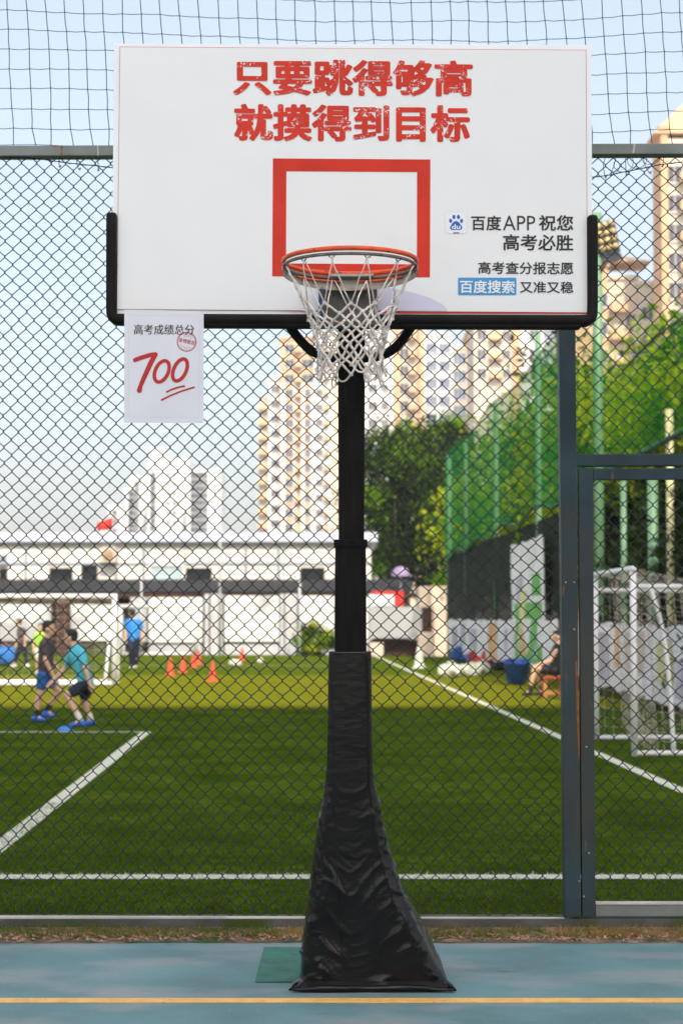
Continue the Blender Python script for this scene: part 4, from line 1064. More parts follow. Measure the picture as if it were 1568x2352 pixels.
far('lowest pale far tower, just right of the red flag', 610.0, [(228, 268, 1192, 0), (246, 300, 1160, 1)], [(262, 1178, 1222, 21, 1.6, 1.8, 0)])
far('pale stepped far tower with one dark window column', 580.0, [(296, 342, 1092, 0), (282, 298, 1120, 2)], [(305, 1135, 1222, 14.4, 2.9, 1.9, 0), (313, 1112, 1222, 14.4, 1.4, 1.8, 0)])
far('highest of the pale far towers, capped by a small block', 560.0, [(338, 432, 1052, 0), (342, 370, 1026, 4)], [(350, 1092, 1222, 15, 1.6, 2.0, 0), (385, 1090, 1222, 22, 1.0, 1.2, 0), (400, 1090, 1222, 22, 1.0, 1.2, 0)])
far('rightmost pale far tower with a broad dark window band', 540.0, [(428, 503, 1078, 0)], [(446, 1092, 1222, 15.7, 2.4, 1.9, 0), (459, 1092, 1222, 15.7, 2.2, 1.9, 0), (470, 1092, 1222, 15.7, 1.4, 1.9, 0)])

# ------------------------------------------------------------------ trees
def tree(name, label, base, trunk_h, crown, n, leaf, mats, clumps=70, group=None, trunk_r=0.22, seed=1, inner=0.35):
    """crown: list of ellipsoids (cx,cy,cz,rx,ry,rz) in world metres"""
    g = np.random.default_rng(seed)
    o = empty(name, (base[0], base[1], 0), 0, label, 'tree', group)
    mb = MB(); top = Vector((crown[0][0], crown[0][1], crown[0][2]))
    b = Vector((base[0], base[1], -0.05)); f = Vector((base[0] + 0.1, base[1], trunk_h))
    mb.tube([b, b.lerp(f, .3) + Vector((.04, 0, 0)), f, f.lerp(top, .6)], [trunk_r * 1.3, trunk_r, trunk_r * .8, trunk_r * .35], 9)
    for i in range(9):
        c = crown[i % len(crown)]; a = g.uniform(0, 6.28)
        e = Vector((c[0] + c[3] * .7 * math.cos(a), c[1] + c[4] * .7 * math.sin(a), c[2] + g.uniform(-.4, .7) * c[5]))
        s = f.lerp(top, g.uniform(0, .4)); m = s.lerp(e, .5) + Vector((0, 0, .25))
        mb.tube([s, m, e], [trunk_r * .4, trunk_r * .22, trunk_r * .08], 6)
    mb.build('trunk', MATS.get('bark') or mat('bark', (0.085, 0.062, 0.045), 0.95, var=0.3, scale=3), o, smooth=True)
    vols = np.array([c[3] * c[4] * c[5] for c in crown]); vols = vols / vols.sum()
    cc = []
    for c, share in zip(crown, vols):
        for _ in range(max(6, int(clumps * share))):
            d = g.normal(size=3); d /= np.linalg.norm(d); r = g.uniform(inner, 1.0) ** 0.6
            cc.append((c[0] + d[0] * r * c[3], c[1] + d[1] * r * c[4], c[2] + d[2] * r * c[5], 0.20 * (c[3] * c[4] * c[5]) ** (1 / 3) * g.uniform(.6, 1.3)))
    cc = np.array(cc); idx = g.integers(0, len(cc), n)
    p = cc[idx, :3] + g.normal(size=(n, 3)) * cc[idx, 3:4] * np.array([1, 1, .75])
    u = g.normal(size=(n, 3)); u /= np.linalg.norm(u, axis=1)[:, None]; w = g.normal(size=(n, 3)); w -= (w * u).sum(1)[:, None] * u; w /= np.linalg.norm(w, axis=1)[:, None]
    s = leaf * g.uniform(.6, 1.35, n)[:, None]
    v = np.stack([p - u * s * .62, p + w * s * .30, p + u * s * .62, p - w * s * .30], 1)
    me = bpy.data.meshes.new('crown'); me.vertices.add(4 * n); me.vertices.foreach_set('co', v.reshape(-1))
    me.loops.add(4 * n); me.loops.foreach_set('vertex_index', np.arange(4 * n, dtype=np.int32))
    me.polygons.add(n); me.polygons.foreach_set('loop_start', np.arange(0, 4 * n, 4, dtype=np.int32))
    for m in mats: me.materials.append(m)
    me.polygons.foreach_set('material_index', (idx % len(mats)).astype(np.int32)); me.update(); me.validate()
    link_mesh('crown', me, o, True)
    return o
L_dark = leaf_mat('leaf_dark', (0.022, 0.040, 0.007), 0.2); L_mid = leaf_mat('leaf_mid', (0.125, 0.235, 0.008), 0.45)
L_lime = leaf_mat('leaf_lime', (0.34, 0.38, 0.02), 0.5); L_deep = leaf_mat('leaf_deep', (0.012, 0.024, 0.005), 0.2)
Yc = 96.0; S = 1 / ppm(Yc)
def cr(px, py, Y, rx, ry, rz): p = at(px, py, Y); return (p.x, p.y, p.z, rx, ry, rz)
tree('broadleaf_tree', 'dark round-crowned tree right of the hoop pole', (px_x(905, Yc), Yc), 2.6,
     [cr(935, 1130, Yc, 3.0, 3.0, 3.6), cr(880, 1100, Yc, 2.0, 2.4, 2.6), cr(985, 1180, Yc + 1, 2.6, 2.6, 3.2), cr(1030, 1060, Yc + 2, 2.0, 2.4, 2.2), cr(905, 1260, Yc + 1, 2.2, 2.6, 2.0), cr(1000, 1290, Yc, 2.4, 2.6, 2.0)],
     30000, 0.24, [L_dark, L_deep, L_dark, L_mid], 190, seed=3, trunk_r=0.3)
G = 'trees behind the right-hand netting'
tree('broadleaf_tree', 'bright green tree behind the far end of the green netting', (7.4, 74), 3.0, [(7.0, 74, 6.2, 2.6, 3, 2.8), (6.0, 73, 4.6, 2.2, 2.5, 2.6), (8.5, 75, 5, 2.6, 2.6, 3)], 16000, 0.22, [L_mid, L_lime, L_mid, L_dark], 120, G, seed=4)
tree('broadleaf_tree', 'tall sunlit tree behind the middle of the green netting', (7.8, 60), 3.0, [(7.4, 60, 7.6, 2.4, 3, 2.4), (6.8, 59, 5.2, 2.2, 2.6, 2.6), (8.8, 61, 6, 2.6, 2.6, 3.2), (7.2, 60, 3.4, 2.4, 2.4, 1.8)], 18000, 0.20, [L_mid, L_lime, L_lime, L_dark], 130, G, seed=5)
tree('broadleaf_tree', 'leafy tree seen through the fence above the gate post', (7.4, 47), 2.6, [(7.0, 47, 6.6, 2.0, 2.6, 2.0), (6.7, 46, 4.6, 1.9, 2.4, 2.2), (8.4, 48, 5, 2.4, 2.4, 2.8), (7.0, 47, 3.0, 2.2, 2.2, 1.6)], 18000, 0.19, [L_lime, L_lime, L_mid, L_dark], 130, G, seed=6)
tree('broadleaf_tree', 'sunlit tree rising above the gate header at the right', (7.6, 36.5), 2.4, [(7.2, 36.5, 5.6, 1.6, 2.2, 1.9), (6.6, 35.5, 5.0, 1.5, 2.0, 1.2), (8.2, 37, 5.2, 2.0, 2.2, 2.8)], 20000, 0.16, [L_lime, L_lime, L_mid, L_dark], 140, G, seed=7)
tree('broadleaf_tree', 'dense dark tree filling the view behind the gate and small goal', (7.2, 28), 2.0, [(6.8, 28, 4.6, 1.3, 1.8, 1.6), (6.3, 27, 2.9, 1.1, 1.6, 1.7), (7.6, 29, 5.6, 1.6, 1.8, 2.4), (6.5, 30.5, 1.9, 1.0, 2.4, 1.5)], 20000, 0.12, [L_deep, L_dark, L_deep, L_dark], 140, G, seed=8)  # leaf colours darkened to carry the shade these trees stand in
for k, (hx, hy, lab) in enumerate(((6.2, 38.5, 'added shade-dark bush behind the gate stile'), (6.3, 33, 'added shade-dark bush behind the small goal'), (6.3, 28, 'added shade-dark bush at the right edge behind the goal net'))):
    tree('shade_bush', lab, (hx, hy), .5, [(hx, hy, 2.1, .95, 2.9, 2.1), (hx + .2, hy + 1, 3.3, .8, 2.4, 1.15)], 17000, 0.13, [L_deep, L_dark, L_deep], 110, 'added shade-dark bushes behind the side fence', 0.07, 40 + k, inner=.1)  # bushes added with near-black leaves to paint in shade under the trees
def bush(label, px, py, Y, rx, rz, seed):
    p = at(px, py, Y)
    tree('shrub', label, (p.x, Y), .3, [(p.x, Y, rz, rx, rx * .8, rz)], 2600, 0.14, [L_mid, L_dark, L_lime], 40, None, 0.05, seed)
bush('green shrub before the white wall left of the hoop pole', 722, 1490, 73.2, 0.85, 0.62, 21)
# far hills
mb = MB(); vs = []; fs = []
for i in range(61):
    x = -420 + i * 14.0; z = 38 + 26 * noise.noise(Vector((i * .11, 3.1, 0))) + 6 * noise.noise(Vector((i * .6, 1, 0)))
    vs += [(x, 1500, -1), (x, 1500 + 10, z * 1.6), (x, 1590, -1)]
for i in range(60): a = 3 * i; fs += [(a, a + 3, a + 4, a + 1), (a + 1, a + 4, a + 5, a + 2)]
mb.add(vs, fs).build('hills', mat('far_hill', (0.20, 0.24, 0.28), 0.95, var=0.15, scale=0.01), smooth=True)['kind'] = 'structure'

# ------------------------------------------------------------------ netted side fence along the right touchline
SDX = -0.0268
def sfx(Y): return 3.9 + (70 - Y) * 0.0268            # fence line
def s_from_px(px):                                    # depth at which the fence line is seen at print column px
    k = (px - 784.0) / FPX
    return (3.9 + 70 * 0.0268) / (k + 0.0268)
sf = empty('netted_side_fence', (sfx(45), 45, 0), 0, 'high side fence with green netting above black shade cloth on the right', 'fence')
M_gnet = sheer_mat('green_netting', (0.008, 0.33, 0.018), 0.40, tr=0.45)
M_bcloth = sheer_mat('black_shade_cloth', (0.012, 0.016, 0.013), 0.965, tr=0.1)
M_gpole = mat('pale_green_pole', (0.14, 0.27, 0.15), 0.5, var=0.15, scale=2)
M_ypole = mat('straw_pole', (0.58, 0.54, 0.28), 0.5, var=0.15, scale=2)
ZG, ZT = 3.72, 7.55
def drape(name, Ya, Yb, za, zb, m, n=60, nz=10, off=0.0, amp=0.05):
    mb = MB(); vs = []; fs = []
    for i in range(n + 1):
        Y = Ya + (Yb - Ya) * i / n
        for k in range(nz + 1):
            t = k / nz; z0 = za(Y) if callable(za) else za; z1 = zb(Y) if callable(zb) else zb
            vs.append((sfx(Y) + off + amp * noise.noise(Vector((Y * .8, t * 2, za if not callable(za) else 1))), Y, z0 + (z1 - z0) * t))
    for i in range(n):
        for k in range(nz): a = i * (nz + 1) + k; fs.append((a, a + nz + 1, a + nz + 2, a + 1))
    return mb.add(vs, fs).build(name, m, sf, smooth=True)
def net_lo(Y): return ZG + (0.12 * math.sin(Y * .9) if Y > 38 else 0.12 * math.sin(38 * .9)) + 0.01 * (70 - Y)
def net_hi(Y): return ZT + 0.1 * math.sin(Y * .5) - 1.75 * min(1, max(0, (37 - Y) / 5.0))
M_gnet2 = sheer_mat('green_netting_new', (0.010, 0.27, 0.045), 0.62, tr=0.45)
drape('green_netting', 70, 38.5, net_lo, net_hi, M_gnet2)
drape('green_netting', 38.5, 16, net_lo, net_hi, M_gnet, n=40)
drape('black_cloth', 70, 38.5, 1.2, lambda Y: ZG + 0.05, M_bcloth, off=0.06)
M_rope2 = mat('green_rope', (0.010, 0.10, 0.04), 0.8)
mb = MB(); mb.tube([(sfx(Y) - .03, Y, net_lo(Y)) for Y in np.linspace(70, 16, 60)], 0.045, 6); mb.build('edge_rope', M_rope2, sf, smooth=True)
mb = MB(); mb.tube([(sfx(Y) - .02, Y, net_hi(Y)) for Y in np.linspace(70, 16, 60)], 0.02, 6); mb.build('edge_rope', M_rope2, sf, smooth=True)
for (px, zt_, r, m_) in ((1024, 7.6, 0.09, M_gpole), (1062, 7.6, 0.06, M_gpole), (1130, 7.7, 0.075, M_gpole), (1226, 8.3, 0.075, M_gpole), (1362, 9.3, 0.10, M_gpole), (1700, 8.2, 0.08, M_gpole)):
    Y = s_from_px(px); x = sfx(Y) + .12
    MB().tube([(x, Y, -.05), (x, Y, zt_ / 2), (x, Y, zt_)], r, 10).build('post', m_, sf, smooth=True)
for (px, yt, r, m_) in ((1430, 1105, 0.055, M_gpole), (1497, 1100, 0.085, M_gpole), (1537, 940, 0.06, M_ypole)):
    Y = s_from_px(px); x = sfx(Y) + .02; zt_ = px_z(yt, Y)
    MB().tube([(x, Y, -.05), (x, Y, zt_ / 2), (x, Y, zt_)], r, 10).build('post', m_, sf, smooth=True)
# floodlight on the tall post
Yp = s_from_px(1362); fx = sfx(Yp) + .12
fz = px_z(552, Yp)
fld = empty('floodlight', (fx, Yp, fz), 0, 'square floodlight with amber lamps behind the right padding arm', 'floodlight')
mb = MB(); tilt = Matrix.Rotation(R(-14), 3, 'Y') @ Matrix.Rotation(R(18), 3, 'X')
w, h = 0.21, 0.32
def tl(mb, c):
    mb.v = [tuple(Vector(c) + tilt @ Vector(v)) for v in mb.v]; return mb
cpos = Vector((fx + 0.17, Yp - .2, fz))
mb.box(-w, w, 0, .14, -h, h); tl(mb, cpos).build('housing', mat('grey_housing', (0.10, 0.10, 0.12), 0.5), fld, bevel=0.015)
for i in range(3):
    for k in range(4):
        mb = MB(); cx, cz = -w * .62 + i * w * .62, -h * .55 + k * h * .46
        mb.lathe([(.062, 0), (.062, .02), (.045, .045), (.015, .058)], 12)
        mb.v = [(cx + v[0], -v[2], cz + v[1]) for v in mb.v]
        tl(mb, cpos).build('lamp_lens', MATS.get('amber_lens') or mat('amber_lens', (0.58, 0.44, 0.20), 0.2, var=0.3, scale=12), fld, smooth=True)
mb = MB(); mb.box(-w * 1.02, w * 1.02, .02, .34, -h - .16, -h - .03); tl(mb, cpos).build('ballast_box', MATS['grey_housing'], fld, bevel=0.01)
mb = MB(); mb.tube([(fx, Yp, fz - .75), (fx + .06, Yp - .05, fz - .6), (fx + .15, Yp - .08, fz - .45)], 0.045, 8); mb.build('bracket', M_brown, fld, smooth=True)

# printed banners hung low on the side fence
M_bwhite = mat('banner_white', (0.86, 0.82, 0.86), 0.6, var=0.08, scale=0.9)
layer(M_bwhite, (0.60, 0.56, 0.68), 2.2, 0.58, 0.80, detail=3, stretch=(1, 0.9, 0.6))
M_borange = mat('banner_orange', (0.80, 0.42, 0.20), 0.6, var=0.1, scale=1)
M_bgrey = mat('banner_lilac', (0.50, 0.46, 0.56), 0.6, var=0.2, scale=1.5, stretch=(1, 1, .5))
M_bgreen = mat('banner_green', (0.10, 0.42, 0.06), 0.6, var=0.15, scale=1)
M_byellow = mat('banner_yellow', (0.66, 0.62, 0.30), 0.6, var=0.15, scale=1)
def banner(label, pa, pb, za, zb, prints, name='banner'):
    Ya, Yb = s_from_px(pa), s_from_px(pb)
    o = empty(name, (sfx((Ya + Yb) / 2) - .1, (Ya + Yb) / 2, za), 0, label, 'banner', 'banners hung on the side fence')
    n = 24; mb = MB(); vs = []; fs = []
    def X(Y, t): return sfx(Y) - .12 + 0.035 * math.sin(Y * 2.3 + t * 2) + 0.02 * noise.noise(Vector((Y * 2, t * 3, 0)))
    for i in range(n + 1):
        Y = Ya + (Yb - Ya) * i / n
        for k in range(5):
            t = k / 4; z = za + (zb - za) * t + (0.03 * math.sin(i * .9) if k in (0, 4) else 0)
            vs += [(X(Y, t), Y, z), (X(Y, t) + .012, Y, z)]
    for i in range(n):
        for k in range(4):
            a = (i * 5 + k) * 2; b = ((i + 1) * 5 + k) * 2
            fs += [(a, a + 2, b + 2, b), (a + 1, b + 1, b + 3, a + 3)]
    mb.add(vs, fs).build('cloth', M_bwhite, o, smooth=True)
    for (fa, fb, z0, z1, m_) in prints:
        mb = MB(); vs = []; fs = []
        for i in range(9):
            Y = Ya + (Yb - Ya) * (fa + (fb - fa) * i / 8)
            for t in (z0, (z0 + z1) / 2, z1): vs.append((X(Y, t) - .012, Y, za + (zb - za) * t))
        for i in range(8):
            for k in range(2): a = i * 3 + k; fs.append((a, a + 1, a + 4, a + 3))
        mb.add(vs, fs).build('print', m_, o, smooth=True)
    return o
banner('white banner with grey lettering at the far end of the side fence', 1037, 1112, 0.30, 1.42, [(.1, .3, .15, .8, M_bgrey), (.42, .55, .3, .9, M_bgrey), (.7, .92, .2, .75, M_bgrey)])
banner('white banner with an orange stripe below the black cloth', 1113, 1186, 0.28, 1.40, [(.28, .58, .02, .95, M_borange), (.75, .9, .3, .8, M_bgrey)])
banner('white banner behind the seated person', 1187, 1296, 0.30, 1.42, [(.15, .3, .2, .8, M_borange), (.45, .6, .2, .7, M_bgrey)])
banner('white banner with lilac print behind the gate stile', 1300, 1420, 0.22, 1.36, [(.72, .92, .1, .85, M_bgrey), (.2, .35, .3, .8, M_bgrey)])
banner('white banner with a broad orange panel behind the small goal', 1421, 1500, 0.20, 1.34, [(.05, .25, .35, .95, M_borange), (.45, .9, .3, .9, MATS.get('banner_peach') or mat('banner_peach', (0.62, 0.47, 0.42), 0.6, var=0.12, scale=1))])
banner('white banner with pale yellow print at the right edge', 1501, 1720, 0.15, 1.32, [(.15, .3, .25, .8, M_byellow), (.35, .5, .1, .6, M_bgrey)])
banner('tall white and green banner on the black cloth', 1186, 1260, 0.35, 3.32, [(.06, .94, .02, .5, M_bgreen), (.12, .42, .52, .72, M_bgrey), (.25, .5, .08, .6, M_byellow), (.62, .93, .55, .72, M_bgreen), (.1, .3, .1, .3, M_bwhite)], 'tall_banner')

# ------------------------------------------------------------------ goals
M_goal = mat('white_goal_paint', (0.78, 0.76, 0.76), 0.4, var=0.06, scale=3)
layer(M_goal, (0.45, 0.36, 0.30), 14, 0.66, 0.74)
M_goalnet = mat('goal_net', (0.50, 0.43, 0.36), 0.85, var=0.2, scale=6)
def net_patch(mb, P0, P1, P2, P3, nu, nv, r=0.0022, sag=0.05, seed=1):
    """cord grid over the quad P0..P3, sagging a little"""
    P0, P1, P2, P3 = map(Vector, (P0, P1, P2, P3)); nrm = (P1 - P0).cross(P3 - P0).normalized()
    def q(u, v):
        p = P0.lerp(P1, u).lerp(P3.lerp(P2, u), v)
        k = noise.noise(Vector((u * 5 + seed, v * 5, seed * 1.7))) + 0.5 * noise.noise(Vector((u * 13, v * 13 + seed, 3)))
        e = min(u, v, 1 - u, 1 - v) * 6; e = min(1, e)
        return p + nrm * sag * k * e + Vector((0, 0, -sag * 0.6)) * (4 * u * (1 - u)) * e
    for i in range(nu + 1): mb.tube([q(i / nu, k / nv) for k in range(nv + 1)], r, 3, cap=False)
    for k in range(nv + 1): mb.tube([q(i / nu, k / nv) for i in range(nu + 1)], r, 3, cap=False)
def goal(label, A, B, depth, H, r=0.04, top_frac=0.9, dtop=None, cell=0.12, box=False, cord=0.0028):
    """posts at A and B on the ground, net box behind them along depth"""
    A = Vector(A); B = Vector(B); D = Vector(depth); up = Vector((0, 0, H))
    o = empty('small_goal', (A + B) / 2, 0, label, 'goal', 'small white training goals')
    for p in (A, B): MB().tube([p, p + up * .5, p + up], r, 10).build('post', M_goal, o, smooth=True)
    MB().tube([A + up - (B - A).normalized() * r, (A + B) / 2 + up, B + up + (B - A).normalized() * r], r, 10).build('crossbar', M_goal, o, smooth=True)
    zt = Vector((0, 0, H * top_frac)); g = Vector((0, 0, r * .8)); dt = D * (dtop if dtop else 0.35)
    for p in (A, B):
        MB().tube([p + g, p + D * .5 + g, p + D + g], r * .8, 8).build('ground_bar', M_goal, o, smooth=True)
        if box:
            MB().tube([p + zt, p + zt + D * .5, p + zt + D], r * .8, 8).build('depth_bar', M_goal, o, smooth=True)
            MB().tube([p + D + g, p + zt * .5 + D, p + zt + D], r * .8, 8).build('back_post', M_goal, o, smooth=True)
        if box and p is B: continue
        pts = smooth_path([p + zt, p + zt + D * .10, p + zt + D * .16 + Vector((0, 0, -.07)), p + zt * .72 + D * .25, p + zt * .4 + D * .3, p + g + D * .33], 5) if box else smooth_path([p + zt, p + zt + dt * .7, p + zt + dt + Vector((0, 0, -.06)), p + zt * .55 + D * .8 + dt * .1, p + D + g], 5)
        MB().tube([tuple(v) for v in pts], r * .7, 8).build('stanchion', M_goal, o, smooth=True)
    MB().tube([A + D + g, (A + B) / 2 + D + g, B + D + g], r * .8, 8).build('back_bar', M_goal, o, smooth=True)
    W = (B - A).length; nu = max(6, int(W / cell)); nh = max(6, int(H / cell))
    mb = MB(); bt_ = zt + dt
    if box: bt_ = zt + D * .8
    net_patch(mb, A + up, B + up, B + bt_, A + bt_, nu, 8 if box else 5, cord, seed=1)
    net_patch(mb, A + bt_, B + bt_, B + D + g, A + D + g, nu, nh, cord, sag=.10, seed=2)
    for k, p in enumerate((A, B)): net_patch(mb, p + up, p + bt_, p + D + g, p + g * 2, 12 if box else 6, nh, cord, sag=.07, seed=5 + k)
    if box:
        for k in range(1): net_patch(mb, A + up + D * (.1 + .2 * k), B + up + D * (.15 + .2 * k), B + D * (.3 + .2 * k) + g, A + D * (.2 + .2 * k) + g, nu, nh, cord, sag=.22, seed=11 + k)
    n = mb.build('net', M_goalnet, o); n['kind'] = 'stuff'
    return o
ga = ground(1457, 1737); gb = ground(1369, 1700)
goal('small white goal by the gate with its side to the fence', (ga.x, ga.y, 0), (gb.x, gb.y, 0), (1.25, 0.02, 0), 1.96, 0.036, 0.905, dtop=0.30, box=True, cell=0.11, cord=0.0026)
gl = ground(262, 1576)
# front frame towards the camera: extra near bar
G1 = goal('nearer white goal at the left behind the two boys', (gl.x, gl.y, 0), (gl.x - 4.6, gl.y, 0), (-0.1, 1.5, 0), 1.93, 0.055, 0.93, dtop=0.45, cell=0.16)
MB().tube([(gl.x, gl.y, .05), (gl.x - 2.3, gl.y, .05), (gl.x - 4.6, gl.y, .05)], .045, 8).build('near_bar', M_goal, G1, smooth=True)
MB().tube([(gl.x - .2, gl.y + .03, .05), (gl.x - .18, gl.y + .6, 1.0)], .035, 8).build('brace', M_goal, G1, smooth=True)
gm = ground(450, 1507); gn = ground(276, 1507)
goal('farther white goal before the panelled wall', (gm.x, gm.y, 0), (gn.x, gn.y, 0), (0, 1.2, 0), 1.95, 0.07, 0.93, dtop=0.45, cell=0.2)
p = ground(133, 1500); o = MB().tube([(p.x, p.y, 0), (p.x, p.y, 1.4), (p.x, p.y, 2.1)], .07, 8).build('marker_pole', M_ypole, smooth=True); tag(o, 'thin cream pole standing behind the nearer left goal', 'pole')

# ------------------------------------------------------------------ training cones, ball, bags and benches
M_cone = mat('cone_orange', (0.75, 0.085, 0.030), 0.5, var=0.1)
M_ballw = mat('ball_white', (0.72, 0.68, 0.58), 0.5, var=0.1); M_blue = mat('cone_blue', (0.03, 0.20, 0.62), 0.5, var=0.1)
def cone_mesh():
    mb = MB(); mb.box(-.13, .13, -.13, .13, 0, .025); mb.lathe([(.105, .024), (.095, .05), (.06, .26), (.028, .44), (.022, .455), (.012, .455), (.012, .40)], 20)
    me = bpy.data.meshes.new('cone'); me.from_pydata(mb.v, [], mb.f); me.materials.append(M_cone); me.update(); return me
CM = cone_mesh()
for (px, py, lab) in ((391, 1553, 'orange training cone, leftmost of the group on the field'), (420, 1545, 'orange training cone second from the left'), (444, 1534, 'orange training cone third from the left, farther back'), (456, 1526, 'orange training cone farthest back of the group'), (488, 1565, 'orange training cone nearest the camera, right of the group'), (556, 1517, 'orange cone lying back near the wall beside the white sack')):
    p = ground(px, py); o = bpy.data.objects.new('traffic_cone', CM); col.objects.link(o); o.location = p; tag(o, lab, 'cone', 'orange training cones')
p = ground(597, 1526); mb = MB(); mb.ellipsoid((p.x, p.y, .11), (.11, .11, .11), 20, 14)
o = mb.build('football', M_ballw, smooth=True); tag(o, 'white football lying on the field left of the hoop pole', 'ball')
p = ground(540, 1533); mb = MB(); mb.ellipsoid((p.x, p.y, .12), (.22, .16, .13), 16, 10)
mb.v = [(v[0] + .05 * noise.noise(Vector(v) * 4), v[1], max(0.002, v[2] + .05 * noise.noise(Vector(v) * 5))) for v in mb.v]
o = mb.build('white_sack', M_ballw, smooth=True); tag(o, 'crumpled white sack on the turf by a cone', 'bag')
p = ground(150, 1680); mb = MB(); mb.lathe([(.10, 0), (.098, .006), (.075, .040), (.045, .058), (.028, .060), (.026, .05)], 24, (p.x, p.y, 0.004)); o = mb.build('disc_cone', M_blue, smooth=True); tag(o, 'flat blue disc cone at the crouching boy\'s feet', 'cone')
# gear along the right touchline
def pack(label, px, py, w, h, d, m_, name='bag', cat='bag', lump=.06, strap=None):
    p = ground(px, py); o = empty(name, p, 0, label, cat)
    mb = MB(); mb.ellipsoid((p.x, p.y, h / 2), (w / 2, d / 2, h / 2), 18, 12)
    out = []
    for v in mb.v:
        q = Vector(v) - Vector((p.x, p.y, h / 2)); q = Vector((math.copysign(abs(q.x / (w / 2)) ** .7, q.x) * w / 2, math.copysign(abs(q.y / (d / 2)) ** .7, q.y) * d / 2, math.copysign(abs(q.z / (h / 2)) ** .7, q.z) * h / 2))
        q += Vector((1, 1, 1)) * lump * noise.noise(q * 6 + p); out.append((p.x + q.x, p.y + q.y, max(0.002, h / 2 + q.z)))
    mb.v = out; mb.build('body', m_, o, smooth=True)
    mb = MB(); mb.tube([tuple(v) for v in smooth_path([(p.x - w * .2, p.y - d * .3, h * .85), (p.x - w * .1, p.y - d * .45, h * 1.12), (p.x + w * .1, p.y - d * .45, h * 1.12), (p.x + w * .2, p.y - d * .3, h * .85)], 5)], .018, 6)
    mb.build('handle', strap or m_, o, smooth=True); return o
M_cblue = mat('cloth_blue', (0.025, 0.085, 0.32), 0.8, var=0.2, scale=4); M_cred = mat('cloth_red', (0.42, 0.045, 0.04), 0.8, var=0.2, scale=4)
M_cblack = mat('cloth_black', (0.018, 0.018, 0.022), 0.8, var=0.2); M_cwhite = mat('cloth_white', (0.68, 0.68, 0.58), 0.85, var=0.1, scale=5)
pack('blue kit bag before the far banner', 1062, 1522, .78, .52, .5, M_cblue)
pack('red kit bag beside the blue kit bag', 1096, 1530, .62, .48, .45, M_cred)
pack('red and dark rucksack between the bags and the seated person', 1122, 1536, .42, .56, .4, M_cred, strap=M_cblack)
pack('black bag low by the orange banner stripe', 1148, 1540, .42, .34, .4, M_cblack)
pack('long heap of white bibs on the touchline', 1034, 1556, .62, .34, .5, M_cwhite, 'bib_heap', 'clothes', .12)
pack('smaller heap of white bibs beside the long heap', 1080, 1552, .60, .30, .5, M_cwhite, 'bib_heap', 'clothes', .12)
pack('third heap of white bibs nearest the red bags', 1108, 1548, .34, .32, .4, M_cwhite, 'bib_heap', 'clothes', .10)
p = ground(962, 1535); mb = MB(); mb.box(p.x - .2, p.x + .2, p.y - .2, p.y + .2, 0, .03); mb.lathe([(.17, .03), (.15, .08), (.09, .42), (.05, .62), (.04, .63)], 18, (p.x, p.y, 0)); o = mb.build('white_cone', M_cwhite); tag(o, 'white cone at the far touchline right of the pole', 'cone')
pb = ground(1186, 1572); tb = empty('blue_tub', pb, 0, 'round blue tub tipped beside the seated person', 'tub')
mb = MB(); mb.lathe([(.20, 0), (.22, .02), (.29, .44), (.31, .46), (.28, .46), (.27, .44), (.20, .05), (.02, .04)], 28); mb.v = [tuple(Vector(pb) + Matrix.Rotation(R(12), 3, 'X') @ Vector((v[0], v[1], v[2])) + Vector((0, 0, .05))) for v in mb.v]
mb.build('shell', M_cblue, tb, smooth=True)
mb = MB(); mb.tube([(pb.x + .30 * math.cos(a), pb.y + .30 * math.sin(a) - .09, pb.z + .50 + .05 * math.sin(a)) for a in np.linspace(0, 2 * math.pi, 24, endpoint=False)], .02, 6, closed=True); mb.build('lip', M_cblue, tb, smooth=True)
sb = ground(1272, 1606); bench = empty('low_bench', sb, 0, 'low red and wooden bench under the seated person', 'bench')
M_wood = mat('orange_wood', (0.42, 0.17, 0.06), 0.7, var=0.2, scale=6)
for k in range(3): MB().box(sb.x - .22, sb.x + .62, sb.y - .05 + k * .12, sb.y + .06 + k * .12, .36, .40).build('slat', M_cred, bench, bevel=.005)
for dx in (-.16, .14, .5):
    for dy in (-.02, .25): MB().box(sb.x + dx - .03, sb.x + dx + .03, sb.y + dy, sb.y + dy + .06, 0, .36).build('leg', M_wood, bench)
MB().box(sb.x - .16, sb.x + .5, sb.y + .005, sb.y + .035, .08, .14).build('stretcher', M_wood, bench)
bl = ground(12, 1528); pack('blue kit bag lying left of the nearer goal', 14, 1530, .62, .62, .5, mat('cloth_bright_blue', (0.02, 0.16, 0.50), 0.8), strap=M_cred)

# ------------------------------------------------------------------ people
M_skin = mat('skin', (0.64, 0.38, 0.25), 0.55, var=0.08, scale=9); M_hair = mat('black_hair', (0.012, 0.010, 0.010), 0.6, var=0.3, scale=30)
M_eye = mat('eye_dark', (0.02, 0.015, 0.012), 0.3); M_lip = mat('lip', (0.40, 0.14, 0.11), 0.5)
def fuse(mb, voxel, smooth_it=3):
    """melt overlapping shapes into one continuous surface"""
    me = bpy.data.meshes.new('raw'); me.from_pydata(mb.v, [], mb.f); me.update()
    o = bpy.data.objects.new('raw', me); col.objects.link(o)
    m = o.modifiers.new('r', 'REMESH'); m.mode = 'VOXEL'; m.voxel_size = voxel; m.use_smooth_shade = True
    s = o.modifiers.new('s', 'SMOOTH'); s.iterations = smooth_it; s.factor = 0.5
    bpy.context.view_layer.update()
    out = bpy.data.meshes.new_from_object(o.evaluated_get(bpy.context.evaluated_depsgraph_get()))
    bpy.data.objects.remove(o); bpy.data.meshes.remove(me)
    return out
